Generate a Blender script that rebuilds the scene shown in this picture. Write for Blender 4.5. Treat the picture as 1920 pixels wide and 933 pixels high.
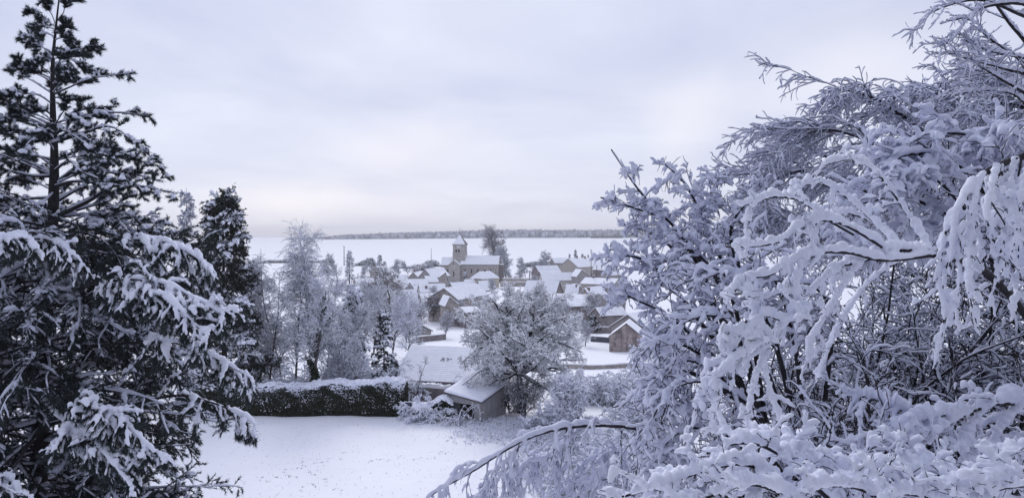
import bpy, math
import numpy as np
from mathutils import Vector
from math import sin, cos, pi, radians
for o in list(bpy.data.objects): bpy.data.objects.remove(o)
scn = bpy.context.scene
COL = scn.collection
rng = np.random.default_rng(11)

# ------------------------------------------------------------------ camera
F = 1400.0                      # focal length in pixels of a 1920 wide frame
PITCH = math.atan(30.5 / F)     # looking a little below the horizon
cd = bpy.data.cameras.new('camera'); cam = bpy.data.objects.new('camera', cd); COL.objects.link(cam)
cd.sensor_width = 36; cd.lens = 36 * F / 1920; cd.clip_start = .05; cd.clip_end = 12000
cam.location = (0, 0, 0); cam.rotation_euler = (pi/2 - PITCH, 0, 0)
scn.camera = cam

# ------------------------------------------------------------------ world: overcast sky
SUN_EL, SUN_AZ = radians(32), radians(-10)     # veiled sun ahead of the camera, a little left (azimuth from +Y)
w = bpy.data.worlds.new('World'); scn.world = w; w.use_nodes = True
nt = w.node_tree; nt.nodes.clear(); N = nt.nodes; LK = nt.links
def nd(t, **k):
    n = N.new(t)
    for a, b in k.items(): setattr(n, a, b)
    return n
out = nd('ShaderNodeOutputWorld')
sky = nd('ShaderNodeTexSky', sky_type='NISHITA', sun_disc=False); sky.sun_elevation = SUN_EL; sky.sun_rotation = SUN_AZ
bg1 = nd('ShaderNodeBackground'); bg1.inputs[1].default_value = .09; LK.new(sky.outputs[0], bg1.inputs[0])
tc = nd('ShaderNodeTexCoord'); sep = nd('ShaderNodeSeparateXYZ'); LK.new(tc.outputs['Generated'], sep.inputs[0])
def mth(op, a, b=None, c=None):
    n = nd('ShaderNodeMath', operation=op)
    for i, v in enumerate((a, b, c)):
        if v is None: continue
        if isinstance(v, (int, float)): n.inputs[i].default_value = v
        else: LK.new(v, n.inputs[i])
    return n.outputs[0]
zc = mth('ADD', mth('MAXIMUM', sep.outputs[2], 0.0), .16)
cx = mth('DIVIDE', sep.outputs[0], zc); cy = mth('DIVIDE', sep.outputs[1], zc)
comb = nd('ShaderNodeCombineXYZ'); LK.new(cx, comb.inputs[0]); LK.new(cy, comb.inputs[1])
n1 = nd('ShaderNodeTexNoise'); n1.inputs['Scale'].default_value = .8; n1.inputs['Detail'].default_value = 7; n1.inputs['Roughness'].default_value = .52
n1.inputs['Distortion'].default_value = .3
LK.new(comb.outputs[0], n1.inputs['Vector'])
cr = nd('ShaderNodeValToRGB'); LK.new(n1.outputs[0], cr.inputs[0])
e = cr.color_ramp.elements; e[0].position = .36; e[0].color = (.56, .605, .80, 1); e[1].position = .66; e[1].color = (.75, .79, .94, 1)
# thin places in the cloud deck, where the light comes through
def dirpx(px, py):
    x = (px-960)/F; y = (466.5-py)/F
    v = Vector((x, cos(PITCH)+y*sin(PITCH), -sin(PITCH)+y*cos(PITCH))); return v.normalized()
glow = None
n2 = nd('ShaderNodeTexNoise'); n2.inputs['Scale'].default_value = 7; n2.inputs['Detail'].default_value = 4
LK.new(tc.outputs['Generated'], n2.inputs['Vector'])
for px, py, sx, sz, amp in ((770,272,.09,.028,.50),(545,378,.07,.022,.75),(640,375,.16,.03,.28),(1285,235,.045,.045,.42),(1380,190,.16,.035,.25),(1650,105,.12,.05,.45),(1130,330,.22,.03,.15)):
    d = dirpx(px, py)
    az = math.atan2(d.x, d.y); el = math.asin(d.z)
    A = mth('ARCTAN2', sep.outputs[0], sep.outputs[1]); E = mth('ARCSINE', sep.outputs[2])
    A = mth('ADD', A, mth('MULTIPLY', mth('SUBTRACT', n2.outputs[0], .5), .16))
    E = mth('ADD', E, mth('MULTIPLY', mth('SUBTRACT', n2.outputs[0], .5), .07))
    q = mth('ADD', mth('POWER', mth('ABSOLUTE', mth('DIVIDE', mth('SUBTRACT', A, az), sx)), 2.0), mth('POWER', mth('ABSOLUTE', mth('DIVIDE', mth('SUBTRACT', E, el), sz)), 2.0))
    g = mth('MULTIPLY', mth('EXPONENT', mth('MULTIPLY', q, -.8)), amp)
    glow = g if glow is None else mth('ADD', glow, g)
mx = nd('ShaderNodeMix', data_type='RGBA'); LK.new(glow, mx.inputs[0]); LK.new(cr.outputs[0], mx.inputs[6]); mx.inputs[7].default_value = (.96, .93, .985, 1)
# pale band towards the horizon
hz = mth('MULTIPLY', mth('EXPONENT', mth('MULTIPLY', mth('ABSOLUTE', sep.outputs[2]), -12.0)), .55)
mh = nd('ShaderNodeMix', data_type='RGBA'); LK.new(hz, mh.inputs[0]); LK.new(mx.outputs[2], mh.inputs[6]); mh.inputs[7].default_value = (.71, .74, .875, 1)
bg2 = nd('ShaderNodeBackground'); LK.new(mh.outputs[2], bg2.inputs[0]); bg2.inputs[1].default_value = 1.0
ms = nd('ShaderNodeMixShader'); ms.inputs[0].default_value = .94
LK.new(bg1.outputs[0], ms.inputs[1]); LK.new(bg2.outputs[0], ms.inputs[2]); LK.new(ms.outputs[0], out.inputs[0])

sl = bpy.data.lights.new('sun', 'SUN'); sl.energy = 1.45; sl.angle = radians(22); sl.color = (1, .95, .93)
so = bpy.data.objects.new('sun', sl); COL.objects.link(so)
sd = Vector((sin(SUN_AZ)*cos(SUN_EL), cos(SUN_AZ)*cos(SUN_EL), sin(SUN_EL)))
so.rotation_euler = sd.to_track_quat('Z', 'Y').to_euler(); so.location = (0, 0, 60)
scn.view_settings.view_transform = 'Standard'; scn.view_settings.look = 'None'
scn.view_settings.exposure = 0.09; scn.view_settings.gamma = 1

# ------------------------------------------------------------------ helpers
def P(px, py, D):
    """world point seen at pixel (px,py) of the photograph, D metres in front (along Y)"""
    x = (px-960)/F; y = (466.5-py)/F
    v = np.array((x, cos(PITCH)+y*sin(PITCH), -sin(PITCH)+y*cos(PITCH)))
    return v * (D / v[1])
def XP(px, D): return (px-960)/F*D
def ZP(py, D): return P(960, py, D)[2]

def interp(x, xs, ys): return np.interp(x, xs, ys)
PY = [-60, 0, 5, 12, 25, 34, 58, 72, 115, 160, 215, 290, 400, 520, 620, 1000, 1400, 1800, 1900, 2600, 9000]
PZ = [-1.7,-1.75,-3.6,-6.8,-12.2,-13.2,-13.75,-15.6,-18.3,-20.6,-21.6,-24.0,-27.2,-28.2,-28.6,-25,-19.5,-12.9,-9.6,-9.5,-9.5]
def ground(x, y):
    x = np.asarray(x, float); y = np.asarray(y, float)
    z = sum(interp(y + k, PY, PZ) for k in (-2.5, -1.2, 0, 1.2, 2.5))/5
    far = np.clip((y-700)/1100, 0, 1)
    z = z + far*np.clip(x/475, -1.6, 0)*4.5 + far*np.clip(x/700, 0, 2)*.7
    z = z + np.sin(x*.035+y*.021)*.5*np.clip((y-90)/200, 0, 1)*np.clip((900-y)/400, 0, 1)
    z = z + np.clip((x+2)/14, -.3, 1.2)*1.2*np.clip((30-y)/12, 0, 1)*np.clip(y/6, 0, 1)
    return z + .05*np.sin(x*.9+1.3*np.sin(y*.5))*np.sin(y*.7)

def mesh_from(name, V, Fq, mats, parent=None, smooth=True, midx=None, loc=None):
    """V (n,3) world coordinates; Fq list of (m,k) index arrays"""
    me = bpy.data.meshes.new(name)
    off = np.zeros(3)
    if loc is not None: off = np.array(loc, float)
    p = parent
    while p is not None: off = off + np.array(p.location); p = p.parent
    V = np.asarray(V, float) - off
    if not isinstance(Fq, list): Fq = [Fq]
    Fq = [f for f in Fq if len(f)]
    nf = sum(len(f) for f in Fq); nl = sum(f.size for f in Fq)
    me.vertices.add(len(V)); me.loops.add(nl); me.polygons.add(nf)
    me.vertices.foreach_set('co', V.astype(np.float32).ravel())
    me.loops.foreach_set('vertex_index', np.concatenate([f.ravel() for f in Fq]).astype(np.int32))
    sizes = np.concatenate([np.full(len(f), f.shape[1]) for f in Fq]); st = np.concatenate([[0], np.cumsum(sizes)[:-1]])
    me.polygons.foreach_set('loop_start', st.astype(np.int32)); me.polygons.foreach_set('loop_total', sizes.astype(np.int32))
    me.polygons.foreach_set('use_smooth', np.full(nf, smooth))
    if midx is not None: me.polygons.foreach_set('material_index', np.asarray(midx, np.int32))
    for m in (mats if isinstance(mats, (list, tuple)) else [mats]): me.materials.append(m)
    me.update(calc_edges=True)
    o = bpy.data.objects.new(name, me); COL.objects.link(o)
    if loc is not None: o.location = loc
    o.parent = parent
    return o
def thing(name, label, cat, loc, rz=0, group=None):
    o = bpy.data.objects.new(name, None); COL.objects.link(o); o.empty_display_size = .3
    o.location = loc; o.rotation_euler = (0, 0, rz); o['label'] = label; o['category'] = cat
    if group: o['group'] = group
    return o
def tag(o, label, cat, group=None, kind=None):
    o['label'] = label; o['category'] = cat
    if group: o['group'] = group
    if kind: o['kind'] = kind
    return o
def copy_tree(root, loc, rz, sc, label, group=None):
    r = root.copy(); COL.objects.link(r); r.location = loc; r.rotation_euler = (0, 0, rz); r.scale = (sc if hasattr(sc,'__len__') else (sc,)*3)
    r['label'] = label
    if group: r['group'] = group
    for ch in list(root.children):
        c = ch.copy(); COL.objects.link(c); c.parent = r
        for g in list(ch.children):
            d = g.copy(); COL.objects.link(d); d.parent = c
    return r

# ------------------------------------------------------------------ materials
def M(name, c1, c2=None, scale=3., rough=.8, bump=0., bscale=None, detail=6, stops=(.35, .65), vcoord='Object', spec=.3, extra=None, stretch=None):
    m = bpy.data.materials.new(name); m.use_nodes = True
    t = m.node_tree; b = t.nodes['Principled BSDF']; L = t.links
    b.inputs['Roughness'].default_value = rough; b.inputs['Specular IOR Level'].default_value = spec
    b.inputs['Base Color'].default_value = (*c1, 1)
    tcn = t.nodes.new('ShaderNodeTexCoord'); src = tcn.outputs[vcoord]
    if stretch:
        mp = t.nodes.new('ShaderNodeMapping'); mp.inputs['Scale'].default_value = stretch; L.new(src, mp.inputs[0]); src = mp.outputs[0]
    if c2 is not None:
        n = t.nodes.new('ShaderNodeTexNoise'); n.inputs['Scale'].default_value = scale; n.inputs['Detail'].default_value = detail; n.inputs['Roughness'].default_value = .6
        L.new(src, n.inputs['Vector'])
        r = t.nodes.new('ShaderNodeValToRGB'); L.new(n.outputs[0], r.inputs[0])
        r.color_ramp.elements[0].position = stops[0]; r.color_ramp.elements[1].position = stops[1]
        r.color_ramp.elements[0].color = (*c1, 1); r.color_ramp.elements[1].color = (*c2, 1)
        L.new(r.outputs[0], b.inputs['Base Color'])
    if bump:
        n = t.nodes.new('ShaderNodeTexNoise'); n.inputs['Scale'].default_value = bscale or scale*2; n.inputs['Detail'].default_value = 5
        L.new(src, n.inputs['Vector'])
        bp = t.nodes.new('ShaderNodeBump'); bp.inputs['Strength'].default_value = min(1, bump); bp.inputs['Distance'].default_value = extra or .03
        L.new(n.outputs[0], bp.inputs['Height']); L.new(bp.outputs[0], b.inputs['Normal'])
    return m
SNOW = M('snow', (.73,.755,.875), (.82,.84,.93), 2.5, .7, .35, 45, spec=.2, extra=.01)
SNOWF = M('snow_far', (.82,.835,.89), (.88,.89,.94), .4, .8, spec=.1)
SNOW_SHADED = M('snow_shaded_twigs', (.62,.645,.785), (.72,.74,.86), 2.5, .75, .35, 45, spec=.15, extra=.01)  # darker, bluer copy of the snow: shade among the twigs put into the colour
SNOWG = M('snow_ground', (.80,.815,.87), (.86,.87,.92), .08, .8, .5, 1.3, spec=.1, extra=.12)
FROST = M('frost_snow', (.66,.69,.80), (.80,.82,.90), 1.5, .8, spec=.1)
WOOD = M('bark', (.018,.017,.022), (.042,.037,.042), 14, .9, .5, 40, extra=.004)
WOODG = M('bark_grey', (.045,.038,.042), (.09,.075,.08), 8, .9)
TWIG = M('twig_brown', (.05,.037,.036), (.09,.065,.06), 5, .9)
NEEDLE = M('needles', (.018,.027,.030), (.045,.058,.060), 2.5, .7)
NEEDLE2 = M('needles_far', (.008,.013,.014), (.02,.03,.026), 1.2, .7)
FNEED = M('frosted_needles', (.22,.23,.29), (.42,.43,.50), 3, .9)
IVY = M('ivy', (.012,.018,.012), (.03,.04,.025), 3, .6)
LAUREL = M('laurel_leaf', (.010,.015,.009), (.028,.036,.018), 4, .5)

# ------------------------------------------------------------------ curves, tubes, snow
def nrm(v): return v/np.maximum(np.linalg.norm(v, axis=-1, keepdims=True), 1e-9)
def walk(start, d, length, n, wob=.15, grav=0., turn=None):
    """random-walk polylines: start (M,3), d (M,3), length (M,)"""
    Mn = len(start); pts = np.empty((Mn, n, 3)); pts[:, 0] = start; d = nrm(d)
    step = (np.asarray(length)/(n-1))[:, None]
    g = np.broadcast_to(np.asarray(grav, float), (Mn,))[:, None]*np.array([0, 0, -1.])
    cur = rng.normal(size=(Mn, 3))*wob
    for i in range(1, n):
        cur = cur*.5 + rng.normal(size=(Mn, 3))*wob
        d = nrm(d + cur + g)
        pts[:, i] = pts[:, i-1] + d*step
    return pts
def taper(r0, r1, n, pw=1.): 
    t = np.linspace(0, 1, n)**pw
    return np.asarray(r0)[:, None]*(1-t) + np.asarray(r1)[:, None]*t
def spawn(Pp, Rp, C, t0, t1, ang, ln, n, wob=.15, grav=0., rr=.55, flat=0., up=0., tip=.35, fall=.5, bias=None, minr=.002):
    """C children on each parent polyline"""
    Mn, K, _ = Pp.shape
    t = (np.arange(C)[None]+rng.random((Mn, C)))/C*(t1-t0)+t0
    f = t*(K-1); i = np.minimum(f.astype(int), K-2); fr = (f-i)[..., None]
    ar = np.arange(Mn)[:, None]
    p = Pp[ar, i]*(1-fr)+Pp[ar, i+1]*fr
    T = nrm(Pp[ar, i+1]-Pp[ar, i])
    r = Rp[ar, i]*(1-fr[..., 0])+Rp[ar, i+1]*fr[..., 0]
    q = rng.normal(size=p.shape); q[..., 2] *= (1-flat)
    q = nrm(q-(q*T).sum(-1, keepdims=True)*T)
    a = np.radians(rng.normal(ang, ang*.25, t.shape))[..., None]
    d = T*np.cos(a)+q*np.sin(a); d[..., 2] += up
    if bias is not None: d = d + np.asarray(bias)
    L = ln*(1-fall*t)*rng.uniform(.55, 1.2, t.shape)
    p = p.reshape(-1, 3); d = d.reshape(-1, 3); L = L.ravel(); r = np.maximum(r.ravel()*rr, minr)
    Q = walk(p, d, L, n, wob, grav)
    return Q, taper(r, np.maximum(r*tip, minr*.7), n)
def tube_mesh(groups, S, close=True):
    """groups: list of (C (M,n,3), A (M,n,3) side vector, B (M,n,3) up vector) ellipses -> V, quads"""
    Vs = []; Fs = []; base = 0
    for C, A, B in groups:
        Mn, n, _ = C.shape
        th = np.arange(S)*2*pi/S
        V = C[:, :, None]+A[:, :, None]*np.cos(th)[None, None, :, None]+B[:, :, None]*np.sin(th)[None, None, :, None]
        idx = (np.arange(Mn*n*S)+base).reshape(Mn, n, S)
        a = idx[:, :-1]; b = idx[:, 1:]
        q = np.stack([a, np.roll(a, -1, 2), np.roll(b, -1, 2), b], -1).reshape(-1, 4)
        Vs.append(V.reshape(-1, 3)); Fs.append(q); base += Mn*n*S
    return np.concatenate(Vs), np.concatenate(Fs)
def frames(C):
    T = np.empty_like(C); T[:, 1:-1] = C[:, 2:]-C[:, :-2]; T[:, 0] = C[:, 1]-C[:, 0]; T[:, -1] = C[:, -1]-C[:, -2]
    T = nrm(T); up = np.zeros_like(T); up[..., 2] = 1
    h = np.hypot(T[..., 0], T[..., 1])
    alt = np.zeros_like(T); alt[..., 0] = 1
    up = np.where((h < .08)[..., None], alt, up)
    A = nrm(np.cross(T, up)); B = np.cross(A, T)
    return T, A, B, h
def wood_mesh(groups, S=5):
    out = []
    for C, R in groups:
        T, A, B, h = frames(C); out.append((C, A*R[..., None], B*R[..., None]))
    return tube_mesh(out, S)
def resample(C, R, k):
    """insert k-fold more points (linear)"""
    n = C.shape[1]; t = np.linspace(0, n-1, (n-1)*k+1); i = np.minimum(t.astype(int), n-2); f = (t-i)
    return C[:, i]*(1-f)[None, :, None]+C[:, i+1]*f[None, :, None], R[:, i]*(1-f)+R[:, i+1]*f
def snow_mesh(groups, S=6, hmin=.12, lump=.35, gap=.15, keep=1.):
    """groups: list of (C, R, load, k).  a snow load lying along the top of every branch"""
    out = []
    for g in groups:
        C, R, load = g[:3]; k = g[3] if len(g) > 3 else 1
        if keep < 1:
            s = rng.random(len(C)) < keep; C = C[s]; R = R[s]
            if hasattr(load, '__len__'): load = load[s]
        if not len(C): continue
        if k > 1: C, R = resample(C, R, k)
        T, A, B, h = frames(C); Mn, n = R.shape
        ld = np.broadcast_to(np.asarray(load, float).reshape(-1, 1), (Mn, n)) if hasattr(load, '__len__') else np.full((Mn, n), load)
        nz = rng.normal(size=(Mn, n)); 
        if n > 3: nz = (nz + .7*np.roll(nz, 1, 1)+.7*np.roll(nz, -1, 1))/1.4
        am = ld*(hmin+(1-hmin)*h**1.3)*np.clip(1+lump*nz, .25, 2.)
        if gap > 0:
            gz = np.roll(rng.random((Mn, n)), 1, 1) < gap; am = np.where(gz, am*.25, am)
        e = np.ones(n); e[0] = .5; e[-1] = .35
        am = am*e
        a = R*.8+am; b = R*.5+am*.85
        up = np.zeros_like(C); up[..., 2] = 1
        Cc = C+up*(R*.6+am*.78)[..., None]+rng.normal(size=C.shape)*(am*.12)[..., None]
        Bv = nrm(B+up*.6)
        out.append((Cc, A*a[..., None], Bv*b[..., None]))
    return tube_mesh(out, S)
def guide(pts, r0, r1, n=24):
    """smooth polyline through pixel/depth points"""
    W = np.array([P(*p) for p in pts]); return spl(W, r0, r1, n)
def spl(W, r0, r1, n=24):
    W = np.asarray(W, float); K = len(W); Wp = np.vstack([2*W[0]-W[1], W, 2*W[-1]-W[-2]])
    s = np.linspace(0, K-1, n); i = np.minimum(s.astype(int), K-2); f = (s-i)[:, None]
    a, b, c, d = Wp[i], Wp[i+1], Wp[i+2], Wp[i+3]
    C = .5*((2*b)+(-a+c)*f+(2*a-5*b+4*c-d)*f**2+(-a+3*b-3*c+d)*f**3)
    return C[None], np.linspace(r0, r1, n)[None]
def cat(gs): return np.concatenate([g[0] for g in gs]), np.concatenate([g[1] for g in gs])
def remesh(o, vox, smooth=2):
    m = o.modifiers.new('r', 'REMESH'); m.mode = 'VOXEL'; m.voxel_size = vox; m.use_smooth_shade = True
    s = o.modifiers.new('s', 'SMOOTH'); s.iterations = smooth; s.factor = .5
    dg = bpy.context.evaluated_depsgraph_get(); e = o.evaluated_get(dg)
    me = bpy.data.meshes.new_from_object(e); o.modifiers.clear(); old = o.data; o.data = me
    if not me.materials: me.materials.append(SNOW)
    print('remesh', o.name, len(me.vertices))
    return o
_t = (1+5**.5)/2
ICO_V = nrm(np.array([(-1,_t,0),(1,_t,0),(-1,-_t,0),(1,-_t,0),(0,-1,_t),(0,1,_t),(0,-1,-_t),(0,1,-_t),(_t,0,-1),(_t,0,1),(-_t,0,-1),(-_t,0,1)], float))
ICO_F = np.array([(0,11,5),(0,5,1),(0,1,7),(0,7,10),(0,10,11),(1,5,9),(5,11,4),(11,10,2),(10,7,6),(7,1,8),(3,9,4),(3,4,2),(3,2,6),(3,6,8),(3,8,9),(4,9,5),(2,4,11),(6,2,10),(8,6,7),(9,8,1)])
def blobs(C, S, jit=.15):
    """C (M,3) centres, S (M,3) radii"""
    V = C[:, None]+ICO_V[None]*S[:, None]*(1+rng.normal(size=(len(C), 12, 1))*jit)
    Fi = ICO_F[None]+np.arange(len(C))[:, None, None]*12
    return V.reshape(-1, 3), Fi.reshape(-1, 3)
def leaves(C, s, aspect=.5, nbias=None):
    """random little quads: C (M,3) centres, s (M,) sizes"""
    n = nrm(rng.normal(size=C.shape)+(0 if nbias is None else nbias))
    a = nrm(np.cross(n, rng.normal(size=C.shape))); b = np.cross(n, a)
    s = np.asarray(s)[:, None]
    V = np.stack([C-a*s, C-b*s*aspect, C+a*s, C+b*s*aspect], 1)
    return V.reshape(-1, 3), np.arange(len(C)*4).reshape(-1, 4)
def spikes(C, D, L, wd):
    """thin needle triangles: C base (M,3), D direction (M,3), L length, wd width"""
    s = nrm(np.cross(D, rng.normal(size=D.shape)))*np.asarray(wd).reshape(-1, 1)/2
    V = np.stack([C-s, C+s, C+D*np.asarray(L).reshape(-1, 1)], 1)
    return V.reshape(-1, 3), np.arange(len(C)*3).reshape(-1, 3)
# ================================================================== the ground: one sheet out to the horizon
ys = np.concatenate([np.linspace(-40, 90, 200), np.linspace(92, 700, 170)[1:], np.geomspace(712, 2700, 60)])
us = np.linspace(-1, 1, 321)
X = np.empty((len(ys), len(us))); Y = np.repeat(ys[:, None], len(us), 1)
halfw = 60+np.abs(ys)*1.5
X[:] = us[None]*halfw[:, None]
Z = ground(X, Y)
V = np.stack([X, Y, Z], -1).reshape(-1, 3)
idx = np.arange(len(V)).reshape(X.shape)
Q = np.stack([idx[:-1, :-1], idx[:-1, 1:], idx[1:, 1:], idx[1:, :-1]], -1).reshape(-1, 4)
g = mesh_from('ground', V, Q, SNOWG); g['kind'] = 'structure'

# far-off wood along the edge of the plateau
def wood_mass(n, xa, xb, ya, yb, h, mat_, name, label, kind='stuff', hf=None):
    x = rng.uniform(xa, xb, n); y = rng.uniform(ya, yb, n); z = ground(x, y)
    hh = h*rng.uniform(.45, 1.2, n)*(1 if hf is None else hf(x))
    C = np.stack([x, y, z+hh*.5], -1); S = np.stack([hh*.26, hh*.26, hh*.55], -1)
    V, Fc = blobs(C, S, .22)
    o = mesh_from(name, V, Fc, mat_, smooth=False); tag(o, label, 'wood', kind=kind); return o
FARW = M('far_wood_hazed', (.12,.13,.18), (.60,.61,.69), .09, .95, detail=10, stops=(.40, .62))  # tones lightened: part of the distance haze is put into the colour
hfun = lambda x: np.interp(x, [-560, -480, -430, -300, -150, -60, 300], [.18, .3, .55, .8, .95, 1.1, 1.05])
wood_mass(16000, -560, 1500, 1815, 1960, 13.5, FARW, 'distant_wood', 'long frosted wood along the horizon beyond the white field', hf=hfun)
DKW = M('far_wood_dark', (.02,.025,.045), (.14,.15,.2), .3, .95, stops=(.4,.7))
wood_mass(500, XP(1108,1790), XP(1165,1790), 1775, 1795, 5, DKW, 'distant_copse', 'dark low copse at the foot of the frosted horizon wood')

# thin even winter air
hv = bpy.data.materials.new('winter_air'); hv.use_nodes = True; t = hv.node_tree; t.nodes.clear()
ho = t.nodes.new('ShaderNodeOutputMaterial'); pv = t.nodes.new('ShaderNodeVolumePrincipled'); pv.inputs['Color'].default_value = (.965,.97,1,1)
pv.inputs['Density'].default_value = .00026; pv.inputs['Anisotropy'].default_value = .2; t.links.new(pv.outputs[0], ho.inputs['Volume'])
def bx(x0,x1,y0,y1,z0,z1): return np.array([(x0,y0,z0),(x1,y0,z0),(x1,y1,z0),(x0,y1,z0),(x0,y0,z1),(x1,y0,z1),(x1,y1,z1),(x0,y1,z1)], float)
hb = mesh_from('haze', bx(-4200,4200,-80,2760,-34,17), np.array([(0,3,2,1),(4,5,6,7),(0,1,5,4),(1,2,6,5),(2,3,7,6),(3,0,4,7)]), hv, smooth=False); tag(hb, 'thin pale winter haze over the valley', 'haze', kind='stuff')

# unseen dark wood, added behind the viewer to block sky light off the thicket
def sky_block():
    n = 260; x = rng.uniform(-45, 45, n); y = rng.uniform(-26, -9, n); z = ground(x, y); h = rng.uniform(9, 15, n)
    C = np.repeat(np.stack([x, y, z+h*.5], -1), 26, 0); H = np.repeat(h, 26); u = rng.uniform(-.5, .5, len(C))
    C = C+np.stack([rng.normal(size=len(C))*(.55-u)*1.6, rng.normal(size=len(C))*(.55-u)*1.6, u*H], -1)
    o = mesh_from('sky_block_wood', *blobs(C, np.stack([rng.uniform(.5, 1.1, len(C))]*2+[rng.uniform(.3, .6, len(C))], -1), .35), NEEDLE2, smooth=False); tag(o, 'unseen dark wood added behind the viewer to block sky light', 'wood', kind='stuff')
sky_block()
# ================================================================== the village
def stone(name, a, b, row=.28, sc=1.):
    m = M(name, a, b, 1.1*sc, .95, .3, 8, stretch=(1, 1, 1), extra=.03)
    t = m.node_tree; L = t.links; bs = t.nodes['Principled BSDF']; old = bs.inputs['Base Color'].links[0].from_socket
    tcn = t.nodes.new('ShaderNodeTexCoord')
    v = t.nodes.new('ShaderNodeTexVoronoi'); v.inputs['Scale'].default_value = 2.6; L.new(tcn.outputs['Object'], v.inputs['Vector'])
    r = t.nodes.new('ShaderNodeMapRange'); r.inputs[3].default_value = .72; r.inputs[4].default_value = 1.25; L.new(v.outputs['Color'], r.inputs[0])
    mm = t.nodes.new('ShaderNodeMix'); mm.data_type = 'RGBA'; mm.blend_type = 'MULTIPLY'; mm.inputs[0].default_value = 1
    L.new(old, mm.inputs[6]); L.new(r.outputs[0], mm.inputs[7]); L.new(mm.outputs[2], bs.inputs['Base Color'])
    return m
W_STONE = stone('wall_stone', (.25,.225,.215), (.38,.345,.325))
W_CHURCH = stone('wall_church', (.29,.27,.265), (.42,.395,.38))
W_DARK = stone('wall_dark_stone', (.145,.13,.135), (.24,.21,.215))
W_BEIGE = M('wall_render', (.33,.30,.28), (.42,.385,.36), .8, .95, .2, 6)
W_GREY = M('wall_grey_render', (.25,.235,.24), (.33,.31,.31), .7, .95, .2, 6)
W_PALE = M('wall_pale_render', (.44,.42,.41), (.53,.50,.48), .7, .95, .2, 6)
W_YELL = M('wall_ochre_render', (.40,.36,.28), (.47,.43,.34), .7, .95)
def brickm():
    m = M('wall_old_brick', (.33,.28,.275), (.46,.42,.415), 1.2, .95, .3, 9)
    t = m.node_tree; L = t.links; bs = t.nodes['Principled BSDF']; old = bs.inputs['Base Color'].links[0].from_socket
    tcn = t.nodes.new('ShaderNodeTexCoord'); mp = t.nodes.new('ShaderNodeMapping'); mp.inputs['Rotation'].default_value = (pi/2, 0, 0)
    L.new(tcn.outputs['Object'], mp.inputs[0])
    b = t.nodes.new('ShaderNodeTexBrick'); b.inputs['Scale'].default_value = 1.0; b.inputs['Brick Width'].default_value = .5; b.inputs['Row Height'].default_value = .22
    b.inputs['Mortar Size'].default_value = .03; b.inputs['Color1'].default_value = (1,.95,.9,1); b.inputs['Color2'].default_value = (.75,.72,.7,1); b.inputs['Mortar'].default_value = (.8,.78,.78,1)
    L.new(mp.outputs[0], b.inputs['Vector'])
    mm = t.nodes.new('ShaderNodeMix'); mm.data_type = 'RGBA'; mm.blend_type = 'MULTIPLY'; mm.inputs[0].default_value = 1
    L.new(old, mm.inputs[6]); L.new(b.outputs['Color'], mm.inputs[7])
    n = t.nodes.new('ShaderNodeTexNoise'); n.inputs['Scale'].default_value = .9; n.inputs['Detail'].default_value = 8; n.inputs['Roughness'].default_value = .7
    mp2 = t.nodes.new('ShaderNodeMapping'); mp2.inputs['Scale'].default_value = (1.6, 1.6, .5); L.new(tcn.outputs['Object'], mp2.inputs[0]); L.new(mp2.outputs[0], n.inputs['Vector'])
    r = t.nodes.new('ShaderNodeValToRGB'); r.color_ramp.elements[0].position = .42; r.color_ramp.elements[1].position = .55
    r.color_ramp.elements[0].color = (.35,.33,.36,1); r.color_ramp.elements[1].color = (1,1,1,1); L.new(n.outputs[0], r.inputs[0])
    m2 = t.nodes.new('ShaderNodeMix'); m2.data_type = 'RGBA'; m2.blend_type = 'MULTIPLY'; m2.inputs[0].default_value = .9
    L.new(mm.outputs[2], m2.inputs[6]); L.new(r.outputs[0], m2.inputs[7]); L.new(m2.outputs[2], bs.inputs['Base Color'])
    return m
W_BRICK = brickm()
TILE = M('roof_tile', (.06,.05,.055), (.11,.085,.085), 4, .9)
GLASS = M('dark_glass', (.012,.013,.02), rough=.15, spec=.5)
FRAME = M('window_frame', (.35,.34,.36), rough=.7)
SHUT = M('shutter_wood', (.10,.09,.11), (.15,.13,.14), 5, .8)
CHIM = M('chimney_brick', (.12,.085,.08), (.19,.13,.11), 4, .9)
# snow that lies thin on a roof: tile courses show through in streaks
def thin(name, amt, rows=3.2):
    m = M(name, (.84,.86,.93), (.90,.91,.96), .5, .8, spec=.1)
    t = m.node_tree; L = t.links; bs = t.nodes['Principled BSDF']; old = bs.inputs['Base Color'].links[0].from_socket
    tcn = t.nodes.new('ShaderNodeTexCoord')
    wv = t.nodes.new('ShaderNodeTexWave'); wv.bands_direction = 'Z'; wv.inputs['Scale'].default_value = rows; wv.inputs['Distortion'].default_value = 1.4; wv.inputs['Detail'].default_value = 2
    wv.inputs['Detail Scale'].default_value = 2
    L.new(tcn.outputs['Object'], wv.inputs['Vector'])
    n = t.nodes.new('ShaderNodeTexNoise'); n.inputs['Scale'].default_value = .8; n.inputs['Detail'].default_value = 8; n.inputs['Roughness'].default_value = .75; L.new(tcn.outputs['Object'], n.inputs['Vector'])
    ad = t.nodes.new('ShaderNodeMath'); ad.operation = 'MULTIPLY'; L.new(wv.outputs['Fac'], ad.inputs[0]); L.new(n.outputs[0], ad.inputs[1])
    r = t.nodes.new('ShaderNodeMapRange'); r.inputs[1].default_value = .30; r.inputs[2].default_value = .60; r.inputs[3].default_value = 0; r.inputs[4].default_value = amt; L.new(ad.outputs[0], r.inputs[0])
    mm = t.nodes.new('ShaderNodeMix'); mm.data_type = 'RGBA'; L.new(r.outputs[0], mm.inputs[0]); L.new(old, mm.inputs[6]); mm.inputs[7].default_value = (.22,.20,.23,1)
    L.new(mm.outputs[2], bs.inputs['Base Color']); return m
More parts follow.
